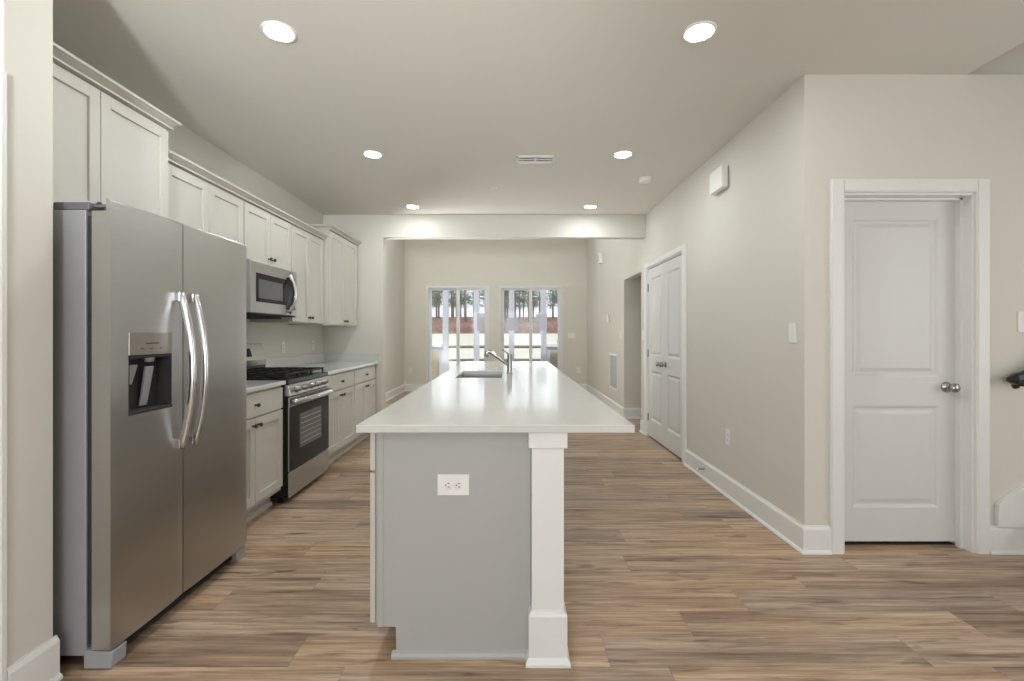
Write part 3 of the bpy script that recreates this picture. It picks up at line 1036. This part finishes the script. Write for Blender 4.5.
obj('back_panel', MB().box(BX1 - 0.004, BX1 + 0.004, 1.95, BY1, 0.0, 0.884), 'island', isl)
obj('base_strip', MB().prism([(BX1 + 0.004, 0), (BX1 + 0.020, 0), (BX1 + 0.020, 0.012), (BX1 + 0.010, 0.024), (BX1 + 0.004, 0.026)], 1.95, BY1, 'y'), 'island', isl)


def island_post(y0):
    p = thing_part = MB()
    x0, x1, d = 0.0805, 0.2035, 0.125
    p.box(x0, x1, y0, y0 + d, 0.15, 0.835, 0.002)
    e = 0.012
    p.box(x0 - e, x1 + e, y0 - e, y0 + d + e, 0.0, 0.185, 0.002)
    p.loft([[(x0 - a, y0 - a, z), (x1 + a, y0 - a, z), (x1 + a, y0 + d + a, z), (x0 - a, y0 + d + a, z)] for a, z in ((e, 0.185), (e - 0.003, 0.192), (0.003, 0.198), (0.001, 0.205))])
    p.loft([[(x0 - a, y0 - a, z), (x1 + a, y0 - a, z), (x1 + a, y0 + d + a, z), (x0 - a, y0 + d + a, z)] for a, z in ((0.024, 0.0), (0.024, 0.010), (0.018, 0.022), (e, 0.030))])
    p.box(x0 - e, x1 + e, y0 - e, y0 + d + e, 0.822, 0.884, 0.002)
    return obj('post', p, 'trim', isl, 'white square post with boxed base and cap')


island_post(1.797)
island_post(5.76)
n = 5
seg = (BY1 - BY0 - 0.03) / n
for i in range(n):
    y0 = BY0 + 0.012 + i * seg
    wdt = seg - 0.006
    f = frame((BX0, y0 + wdt, 0.720), NY, Z, NX)
    d = obj('drawer', MB(f).box(0, wdt, 0, 0.150, 0, 0.020, 0.002), 'cab', isl)
    obj('knob', cab_knob(f, wdt / 2, 0.075, 0.020), 'knob', d, 'dark bronze round knob')
    hw = (wdt - 0.004) / 2
    for k in range(2):
        f = frame((BX0, y0 + wdt - k * (hw + 0.004), 0.125), NY, Z, NX)
        d = obj('door', shaker(MB(f), hw, 0.585), 'cab', isl)
        obj('knob', cab_knob(f, hw - 0.03 if k == 0 else 0.03, 0.54, 0.020), 'knob', d, 'dark bronze round knob')

SX0, SX1, SY0, SY1 = -0.435, -0.070, 3.68, 4.36
itop = MB()
t = bmesh.new()
xs, ys = [IX0, SX0, SX1, IX1], [IY0, SY0, SY1, IY1]
for zz in (0.8845, 0.914):
    pass
vt = {}
for iz, zz in enumerate((0.8845, 0.914)):
    for ix, xx in enumerate(xs):
        for iy, yy in enumerate(ys):
            vt[ix, iy, iz] = t.verts.new((xx, yy, zz))
for iz in (0, 1):
    for ix in range(3):
        for iy in range(3):
            if (ix, iy) != (1, 1):
                t.faces.new([vt[ix, iy, iz], vt[ix + 1, iy, iz], vt[ix + 1, iy + 1, iz], vt[ix, iy + 1, iz]])
for i in range(3):
    for a, b in (((i, 0), (i + 1, 0)), ((i, 3), (i + 1, 3)), ((0, i), (0, i + 1)), ((3, i), (3, i + 1))):
        t.faces.new([vt[a[0], a[1], 0], vt[b[0], b[1], 0], vt[b[0], b[1], 1], vt[a[0], a[1], 1]])
for a, b in (((1, 1), (2, 1)), ((2, 1), (2, 2)), ((2, 2), (1, 2)), ((1, 2), (1, 1))):
    t.faces.new([vt[a[0], a[1], 0], vt[b[0], b[1], 0], vt[b[0], b[1], 1], vt[a[0], a[1], 1]])
bmesh.ops.recalc_face_normals(t, faces=t.faces[:])
bmesh.ops.dissolve_limit(t, angle_limit=0.01, verts=t.verts[:], edges=t.edges[:])
sharp = [e for e in t.edges if len(e.link_faces) == 2 and e.calc_face_angle(0) > 0.5]
bmesh.ops.bevel(t, geom=sharp, offset=0.003, segments=2, affect='EDGES', profile=0.5)
itop._add(t)
tag(obj('island_countertop', itop, 'quartz', loc=(-0.05, 3.85, 0.8845)), 'long glossy white quartz countertop covering the island', 'countertop')

sk = MB()
q = 0.012
sk.box(SX0 - q, SX1 + q, SY0 - q, SY1 + q, 0.685, 0.690)
sk.box(SX0 - q, SX0 - q + 0.006, SY0 - q, SY1 + q, 0.690, 0.8835)
sk.box(SX1 + q - 0.006, SX1 + q, SY0 - q, SY1 + q, 0.690, 0.8835)
sk.box(SX0, SX1, SY0 - q, SY0 - q + 0.006, 0.690, 0.8835)
sk.box(SX0, SX1, SY1 + q - 0.006, SY1 + q, 0.690, 0.8835)
sn = thing('kitchen_sink', 'undermount stainless steel sink set in the island countertop', 'sink', ((SX0 + SX1) / 2, 4.02, 0.685))
obj('basin', sk, 'steel', sn)
obj('drain', MB().lathe([(0.045, 0), (0.045, 0.003), (0.036, 0.004), (0.030, 0.001), (0, 0.001)], ((SX0 + SX1) / 2, 4.02, 0.690)), 'chrome', sn)

fc = thing('faucet', 'brushed steel pull-out faucet with slanted spout beside the sink', 'faucet', (-0.008, 4.06, 0.914))
obj('body', MB().lathe([(0.028, 0), (0.028, 0.006), (0.023, 0.010), (0.021, 0.020), (0.021, 0.165), (0.019, 0.172), (0, 0.173)], (-0.008, 4.06, 0.914)), 'chrome', fc)
obj('spout', MB().tube([(-0.012, 4.06, 0.985), (-0.06, 4.06, 1.022), (-0.12, 4.06, 1.066), (-0.165, 4.06, 1.098), (-0.188, 4.06, 1.108), (-0.203, 4.06, 1.100), (-0.208, 4.06, 1.078), (-0.206, 4.06, 1.055)], [0.016, 0.016, 0.0165, 0.017, 0.018, 0.018, 0.018, 0.017], 14), 'chrome', fc)
obj('lever', MB().tube([(-0.010, 4.06, 1.078), (-0.035, 4.06, 1.098), (-0.085, 4.06, 1.132)], [0.008, 0.007, 0.006], 10), 'chrome', fc)


# ------------------------------------------------------------------ wall plates and fittings
def outlet(label, o, u, v, n, group='white wall outlets', slots=False, w_=0.072, h_=0.117, horiz=False):
    f = frame(o, u, v, n)
    r = thing('outlet', label, 'outlet', o, group)
    obj('cover_plate', MB(f).box(-w_ / 2, w_ / 2, -h_ / 2, h_ / 2, 0, 0.006, 0.002), 'white', r)
    for s in (-1, 1):
        rp = obj('receptacle', MB(f).lathe([(0.0175, 0.004), (0.0175, 0.0075), (0.016, 0.008), (0, 0.008)], (0, s * 0.0205, 0), (0, 0, 1), 20), 'white', r)
        sm = MB(f)
        sm.box(-0.0085, -0.0055, s * 0.0205 - 0.002, s * 0.0205 + 0.007, 0.0078, 0.0084)
        sm.box(0.0055, 0.0085, s * 0.0205 - 0.002, s * 0.0205 + 0.007, 0.0078, 0.0084)
        sm.lathe([(0.0028, 0.0078), (0.0028, 0.0084)], (0, s * 0.0205 - 0.008, 0), (0, 0, 1), 10)
        obj('slots', sm, 'slot', rp)
    return r


def switch(label, o, u, v, n, gangs=1):
    f = frame(o, u, v, n)
    r = thing('light_switch', label, 'light switch', o, 'white light switches')
    w_ = 0.072 + 0.046 * (gangs - 1)
    obj('cover_plate', MB(f).box(-w_ / 2, w_ / 2, -0.0585, 0.0585, 0, 0.006, 0.002), 'white', r)
    for k in range(gangs):
        uu = (k - (gangs - 1) / 2) * 0.046
        mb = MB(f)
        mb.loft([[(uu - 0.0165, -0.033, z0), (uu + 0.0165, -0.033, z0), (uu + 0.0165, 0.033, z1), (uu - 0.0165, 0.033, z1)] for z0, z1 in ((0.004, 0.004), (0.007, 0.010))])
        obj('rocker', mb, 'white', r)
    return r


k = BY0 / 472
outlet('white double outlet on the grey end panel of the island', ((453.5 - 510.5) * k, BY0 - 0.0005, 1.255 - (484.5 - 334) * k), Z, X, NY, w_=0.082, h_=0.124)
outlet('low white outlet on the right wall near the door corner', (XR - 0.0005, 3.655, 0.457), Y, Z, NX)
outlet('faint white outlet above the counter, nearer the range', (XL + 0.0005, 4.85, 1.12), NY, Z, X)
outlet('faint white outlet above the counter, nearer the far corner', (XL + 0.0005, 5.58, 1.12), NY, Z, X)
outlet('low white outlet on the far wall left of the sliding doors', (-2.21, YF - 0.0005, 0.455), X, Z, NY)
outlet('low white outlet on the far wall right of the sliding doors', (1.50, YF - 0.0005, 0.455), X, Z, NY)
switch('white light switch on the right wall by the near corner', (XR - 0.0005, 2.82, 1.262), Y, Z, NX)
switch('white light switch at right edge, above the black handrail', (2.945, YD - 0.0005, 1.325), X, Z, NY)
switch('white light switch between double doors and passage', (XR - 0.0005, 5.99, 1.24), Y, Z, NX)
switch('white light switch on far room wall above the return grille', (XR - 0.0005, 7.22, 1.235), Y, Z, NX)
switch('wide white three-gang light switch right of the sliding doors', (1.345, YF - 0.0005, 1.22), X, Z, NY, 3)

th = thing('thermostat', 'small white thermostat on far room right wall', 'thermostat', (XR, 8.10, 1.50))
obj('housing', MB(frame((XR - 0.0005, 8.10, 1.52), Y, Z, NX)).box(-0.055, 0.055, -0.06, 0.06, 0, 0.025, 0.006), 'white', th)
obj('screen', MB(frame((XR - 0.0005, 8.10, 1.52), Y, Z, NX)).box(-0.03, 0.03, -0.01, 0.035, 0.0245, 0.0258), 'white', th)
sb = thing('alarm_siren', 'white alarm box high on far room right wall', 'alarm', (XR, 8.75, 2.65))
obj('housing', MB(frame((XR - 0.0005, 8.75, 2.66), Y, Z, NX)).box(-0.09, 0.09, -0.10, 0.10, 0, 0.05, 0.008), 'white', sb)
gl = MB(frame((XR - 0.0005, 8.75, 2.66), Y, Z, NX))
for q in range(5):
    gl.box(-0.05, 0.05, -0.05 + q * 0.022, -0.042 + q * 0.022, 0.0495, 0.051)
obj('speaker_slots', gl, 'plasticgrey', sb)
dc = thing('doorbell_chime', 'white box door chime high on the right wall', 'door chime', (XR, 3.76, 2.40))
fd = frame((XR - 0.0005, 3.76, 2.478), Y, Z, NX)
obj('cover', MB(fd).box(-0.115, 0.115, -0.085, 0.085, 0.008, 0.055, 0.006), 'white', dc)
obj('base_plate', MB(fd).box(-0.105, 0.105, -0.078, 0.078, 0, 0.009), 'plasticgrey', dc)
# return air grille
ga = frame((XR - 0.0005, 7.72, 0.64), Y, Z, NX)
rgl = thing('return_air_grille', 'white return air grille low on far room right wall', 'vent', (XR, 7.72, 0.25))
g = MB(ga)
hw, hh = 0.30, 0.29
g.box(-hw, -hw + 0.03, -hh, hh, 0, 0.012, 0.003).box(hw - 0.03, hw, -hh, hh, 0, 0.012, 0.003).box(-hw + 0.03, hw - 0.03, hh - 0.03, hh, 0, 0.012, 0.003).box(-hw + 0.03, hw - 0.03, -hh, -hh + 0.03, 0, 0.012, 0.003)
obj('frame', g, 'white', rgl)
g = MB(ga)
for q in range(26):
    vv = -hh + 0.035 + q * 0.0203
    g.prism([(vv, 0.001), (vv + 0.004, 0.001), (vv + 0.013, 0.009), (vv + 0.009, 0.009)], -hw + 0.03, hw - 0.03, 'x')
obj('louvers', g, 'white', rgl)
obj('back', MB(ga).box(-hw + 0.03, hw - 0.03, -hh + 0.03, hh - 0.03, 0, 0.001), 'plasticgrey', rgl)
# door stop on the baseboard
ds = thing('door_stop', 'small spring door stop on right baseboard near double doors', 'door stop', (XR - 0.016, 4.07, 0.085))
obj('spring', MB().lathe([(0.010, 0), (0.010, 0.004), (0.006, 0.006)] + [(0.006 + 0.001 * (i % 2), 0.006 + i * 0.004) for i in range(1, 14)], (XR - 0.0155, 4.07, 0.09), (-1, 0, 0), 12), 'chrome', ds)
obj('tip', MB().lathe([(0.008, 0), (0.008, 0.01), (0.005, 0.013), (0, 0.013)], (XR - 0.0735, 4.07, 0.09), (-1, 0, 0), 12), 'white', ds)

# handrail at the right edge
hr = thing('handrail', 'black stair handrail ending at the right edge beside the door', 'handrail', (2.83, 2.66, 0.9))
yy = YD - 0.075
hp = MB()
prof = [(-0.022, -0.030), (0.022, -0.030), (0.026, -0.005), (0.022, 0.022), (0.012, 0.030), (-0.012, 0.030), (-0.022, 0.022), (-0.026, -0.005)]
rings = []
for (px, pz, s) in ((2.775, 1.000, 0.35), (2.815, 1.003, 1.0), (2.86, 1.012, 1.0), (2.95, 1.06, 1.0), (3.3, 1.30, 1.0), (4.05, 1.82, 1.0)):
    rings.append([(px, yy + a * s, pz + b * s) for a, b in prof])
obj('rail', hp.loft(rings), 'blackrail', hr)
br = MB().tube([(2.90, YD - 0.001, 0.965), (2.90, YD - 0.05, 0.965), (2.90, yy, 0.975), (2.90, yy, 1.004)], 0.007, 10)
br.lathe([(0.026, 0), (0.024, 0.006), (0, 0.007)], (2.90, YD - 0.0005, 0.965), NY, 18)
obj('bracket', br, 'knob', hr, 'dark metal rail bracket')


# ------------------------------------------------------------------ ceiling fittings
def can_light(x, y, z, label=None, lens='lens'):
    r = thing('recessed_light', label, 'ceiling light', (x, y, z), 'round recessed ceiling lights')
    t = MB().lathe([(0.060, 0.0005), (0.062, -0.004), (0.070, -0.009), (0.079, -0.007), (0.082, -0.001), (0.082, 0.0005)], (x, y, z - 0.0005), seg=40)
    obj('trim_ring', t, 'white', r)
    obj('lens', MB().lathe([(0.061, -0.001), (0.061, -0.005), (0.055, -0.008), (0.040, -0.0105), (0, -0.012)], (x, y, z - 0.0005), seg=40), lens, r, 'glowing lamp lens')
    return r


LY = (2.325, 3.907, 5.51)
for x, side in ((-1.14, 'left'), (0.93, 'right')):
    for y, where in zip(LY, ('nearest', 'middle', 'farthest')):
        if side == 'left':
            lab = {'nearest': 'recessed ceiling light in front of the refrigerator, large and near', 'middle': 'recessed ceiling light out from the microwave', 'farthest': 'small far recessed ceiling light above the counter end by the header'}[where]
        else:
            lab = {'nearest': 'recessed ceiling light in the right row, large and near', 'middle': 'recessed ceiling light next to the smoke detector', 'farthest': 'small far recessed ceiling light near the double doors'}[where]
        can_light(x, y, CEIL, lab, 'lensdim' if where == 'farthest' else 'lens')
for x, y in ((-1.14, -1.2), (0.93, -1.2)):
    can_light(x, y, CEIL, 'recessed ceiling light behind the viewer')
for x, y in [(a, b) for a in (-1.75, -0.3, 0.9) for b in (6.8, 7.8, 8.8)]:  # unseen lamps added to brighten the far room
    can_light(x, y, LC, 'added unseen recessed light in the high ceiling of the far room', 'lensfill')

for x, y in ((3.3, -1.2),):  # unseen lamp added to lift the dark upper stairwell wall
    can_light(x, y, 5.2, 'added unseen recessed light in the high stairwell ceiling', 'lensdim')

vx, vy = 0.212, 4.02
v = thing('ceiling_vent', 'white rectangular ceiling air vent with two grilles', 'vent', (vx, vy, CEIL))
f = frame((vx, vy, CEIL - 0.0005), X, Y, NZ)
f[0][0] = 1
vm = MB(f)
vw, vh = 0.165, 0.085
vm.box(-vw, vw, -vh, -vh + 0.022, 0, 0.010, 0.003).box(-vw, vw, vh - 0.022, vh, 0, 0.010, 0.003).box(-vw, -vw + 0.022, -vh, vh, 0, 0.010, 0.003).box(vw - 0.022, vw, -vh, vh, 0, 0.010, 0.003).box(-0.008, 0.008, -vh, vh, 0, 0.010, 0.003)
obj('frame', vm, 'white', v)
for s in (-1, 1):
    lv = MB(f)
    a0, a1 = (-vw + 0.022, -0.008) if s < 0 else (0.008, vw - 0.022)
    for q in range(6):
        uu = a0 + (q + 0.5) * (a1 - a0) / 6
        lv.box(uu - 0.002, uu + 0.002, -vh + 0.022, vh - 0.022, 0.001, 0.008)
    for q in range(3):
        vv = -vh + 0.022 + (q + 0.5) * (2 * vh - 0.044) / 3
        lv.box(a0, a1, vv - 0.002, vv + 0.002, 0.001, 0.007)
    obj('grille', lv, 'white', v)
obj('duct', MB(f).box(-vw + 0.02, vw - 0.02, -vh + 0.02, vh - 0.02, 0, 0.001), 'slot', v)
sd = thing('smoke_detector', 'round white smoke detector on the ceiling', 'smoke detector', (1.285, 4.508, CEIL))
obj('base', MB().lathe([(0.068, 0), (0.068, -0.012), (0.062, -0.014)], (1.285, 4.508, CEIL - 0.0005), seg=32), 'white', sd)
obj('cover', MB().lathe([(0.062, -0.013), (0.060, -0.030), (0.050, -0.040), (0.03, -0.043), (0, -0.043)], (1.285, 4.508, CEIL - 0.0005), seg=32), 'white', sd)
sp = thing('sprinkler_cover', 'tiny flat sprinkler cover in the ceiling near the vent', 'sprinkler', (-0.16, 4.85, CEIL))
obj('cap', MB().lathe([(0.036, 0), (0.036, -0.003), (0.032, -0.005), (0, -0.005)], (-0.16, 4.85, CEIL - 0.0005), seg=28), 'ceiling', sp)
obj('ring', MB().lathe([(0.041, 0), (0.041, -0.002), (0.036, -0.002)], (-0.16, 4.85, CEIL - 0.0005), seg=28), 'white', sp)

# ------------------------------------------------------------------ outside
def ground(name, ys, hs, m, lab):
    t = MB()
    bm = t.bm
    cols = 24
    rows = []
    for y, h in zip(ys, hs):
        rows.append([bm.verts.new((-40 + 80 * i / cols, y, h + random.uniform(-0.04, 0.04) * (y > 16))) for i in range(cols + 1)])
    for a, b in zip(rows, rows[1:]):
        for i in range(cols):
            bm.faces.new((a[i], a[i + 1], b[i + 1], b[i]))
    return struct(name, t, m, lab, 'ground')


ground('lawn', [10.55, 13, 16, 20, 25, 30, 35, 40], [-0.15, -0.15, -0.12, 0.05, 0.40, 0.75, 1.05, 1.25], 'grass', 'pale dry lawn outside the patio doors')
ground('pine_straw_bank', [40, 43, 47, 55, 90], [1.25, 1.8, 2.4, 3.0, 4.5], 'straw', 'reddish pine straw bank under the trees')
struct('patio', MB().box(-6, 6, YF + 0.15, 13.3, -0.2, -0.02), 'patio', 'concrete patio outside the sliding doors', 'patio')
struct('porch_beam', MB().box(-6, 6, 12.9, 13.1, 2.78, 3.0), 'postpaint', 'grey porch beam over the posts', 'beam')
for px, lab in ((-1.785, 'pale porch post at the left low wall'), (-0.936, 'pale porch post seen through the left door beside its sticker'),
                (0.03, 'pale porch post seen through left half of the right door'), (0.909, 'pale porch post at the right low wall')):
    q = thing('porch_post', lab, 'post', (px, 13.0, -0.02), 'porch posts outside')
    obj('shaft', MB().box(px - 0.075, px + 0.075, 12.925, 13.075, -0.02, 2.78, 0.006), 'postpaint', q)
    obj('base', MB().box(px - 0.09, px + 0.09, 12.91, 13.09, -0.02, 0.16, 0.006), 'postpaint', q)
for a, b, lab in ((-3.6, -1.862, 'low tan-sided porch wall outside the left sliding door'), (0.986, 3.2, 'low tan-sided porch wall outside the right sliding door')):
    q = thing('porch_wall', lab, 'low wall', ((a + b) / 2, 13.0, 0), 'low porch walls outside')
    c = MB()
    c.box(a, b, 12.94, 13.06, -0.02, 0.90)
    obj('core', c, 'postpaint', q)
    c = MB()
    nn = 9
    aa, bb = (a + 0.1, b - 0.10) if a < 0 else (a + 0.10, b - 0.1)
    for i in range(nn):
        z = 0.02 + i * 0.085
        c.prism([(12.94, z), (12.918, z), (12.932, z + 0.085), (12.94, z + 0.085)], aa, bb, 'x')
    obj('lap_siding', c, 'siding', q, 'tan horizontal lap siding')
    obj('cap', MB().box(a, b, 12.88, 13.12, 0.90, 0.985, 0.006), 'vinyl', q, 'white cap')
fe = thing('rail_fence', 'brown two-rail fence crossing the lawn outside', 'fence', (0, 15.5, -0.12))
for i in range(7):
    px = -8.0 + i * 2.4
    obj('fence_post', MB().box(px - 0.06, px + 0.06, 15.44, 15.56, -0.14, 1.05, 0.01), 'fencewood', fe)
for z in (0.36, 0.79):
    obj('rail', MB().prism([(15.42, z), (15.40, z + 0.04), (15.43, z + 0.09), (15.45, z + 0.04)], -8.1, 6.5, 'x'), 'fencewood', fe)


def tree_proto(seed):
    rnd = random.Random(seed)
    r = thing('pine_tree', 'tall slim pine in the wood line beyond the lawn', 'tree', (0, 0, 0), 'pines beyond the lawn')
    h = rnd.uniform(17, 22)
    lean = rnd.uniform(-0.25, 0.25)
    pts = [(lean * (s ** 2), 0.05 * math.sin(s * 5), s * h) for s in [i / 10 for i in range(11)]]
    tr = MB().tube(pts, [0.13 * (1 - 0.75 * i / 10) for i in range(11)], 8)
    for i in range(26):
        z = rnd.uniform(2.0, h * 0.95)
        an = rnd.uniform(0, 2 * PI)
        ln = rnd.uniform(0.4, 1.05)
        x0 = lean * (z / h) ** 2
        tr.tube([(x0, 0, z), (x0 + math.cos(an) * ln * 0.5, math.sin(an) * ln * 0.5, z + ln * 0.1), (x0 + math.cos(an) * ln, math.sin(an) * ln, z + ln * 0.35)], [0.03, 0.02, 0.008], 5)
    obj('trunk', tr, 'bark', r)
    fo = MB()
    bm = fo.bm
    for c in range(110):
        z = h * (0.10 + 0.88 * rnd.random() ** 1.25)
        rad = 0.80 * (1.05 - z / h) + 0.30
        an = rnd.uniform(0, 2 * PI)
        d = rnd.uniform(0.2, 1.0) * rad
        cx, cy = math.cos(an) * d + lean * (z / h) ** 2, math.sin(an) * d
        for q in range(22):
            p = Vector((cx + rnd.gauss(0, 0.26), cy + rnd.gauss(0, 0.26), z + rnd.gauss(0, 0.20)))
            u = Vector((rnd.uniform(-1, 1), rnd.uniform(-1, 1), rnd.uniform(-0.3, 0.8))).normalized() * rnd.uniform(0.12, 0.26)
            v = Vector((rnd.uniform(-1, 1), rnd.uniform(-1, 1), rnd.uniform(-1, 1))).normalized() * 0.07
            bm.faces.new([bm.verts.new(p - v), bm.verts.new(p + u), bm.verts.new(p + v)])
    obj('foliage', fo, 'needles', r)
    return r


protos = [tree_proto(s) for s in (3, 11, 29, 41)]


def gh(y):
    ys, hs = [40, 43, 47, 55, 90], [1.25, 1.8, 2.4, 3.0, 4.5]
    for (a, b), (c, d) in zip(zip(ys, hs), zip(ys[1:], hs[1:])):
        if a <= y <= c:
            return b + (d - b) * (y - a) / (c - a)
    return 1.25


rt = random.Random(5)
spots = []
while len(spots) < 84:
    y = rt.uniform(44.2, 80)
    x = rt.uniform(-0.30, 0.30) * y
    if all((x - a) ** 2 + (y - b) ** 2 > 3.1 ** 2 for a, b in spots):
        spots.append((x, y))
for i, (x, y) in enumerate(spots):
    pr = protos[i % 4]
    if i < 4:
        o = pr
    else:
        o = pr.copy()
        C.objects.link(o)
        for ch in pr.children:
            c = ch.copy()
            C.objects.link(c)
            c.parent = o
    o.location = (x, y, gh(max(40, y)) - 0.1)
    o.rotation_euler = (0, 0, rt.uniform(0, 6.28))
    s = rt.uniform(0.8, 1.2)
    o.scale = (s, s, s)
# bare brush along the bank, past counting
bb = MB()
bm = bb.bm
rb = random.Random(9)
for i in range(1800):
    y = rb.uniform(40.3, 42.6)
    x = rb.uniform(-0.34, 0.34) * y
    z = gh(y)
    hh = rb.uniform(0.2, 0.9)
    p = Vector((x, y, z - 0.05))
    tip = p + Vector((rb.uniform(-0.35, 0.35), rb.uniform(-0.2, 0.2), hh))
    wv = Vector((0.035, rb.uniform(-0.02, 0.02), 0))
    bm.faces.new([bm.verts.new(p - wv), bm.verts.new(p + wv), bm.verts.new(tip)])
bo = obj('undergrowth', bb, 'brush')
tag(bo, 'reddish bare brush growing along the foot of the trees', 'brush', kind='stuff')
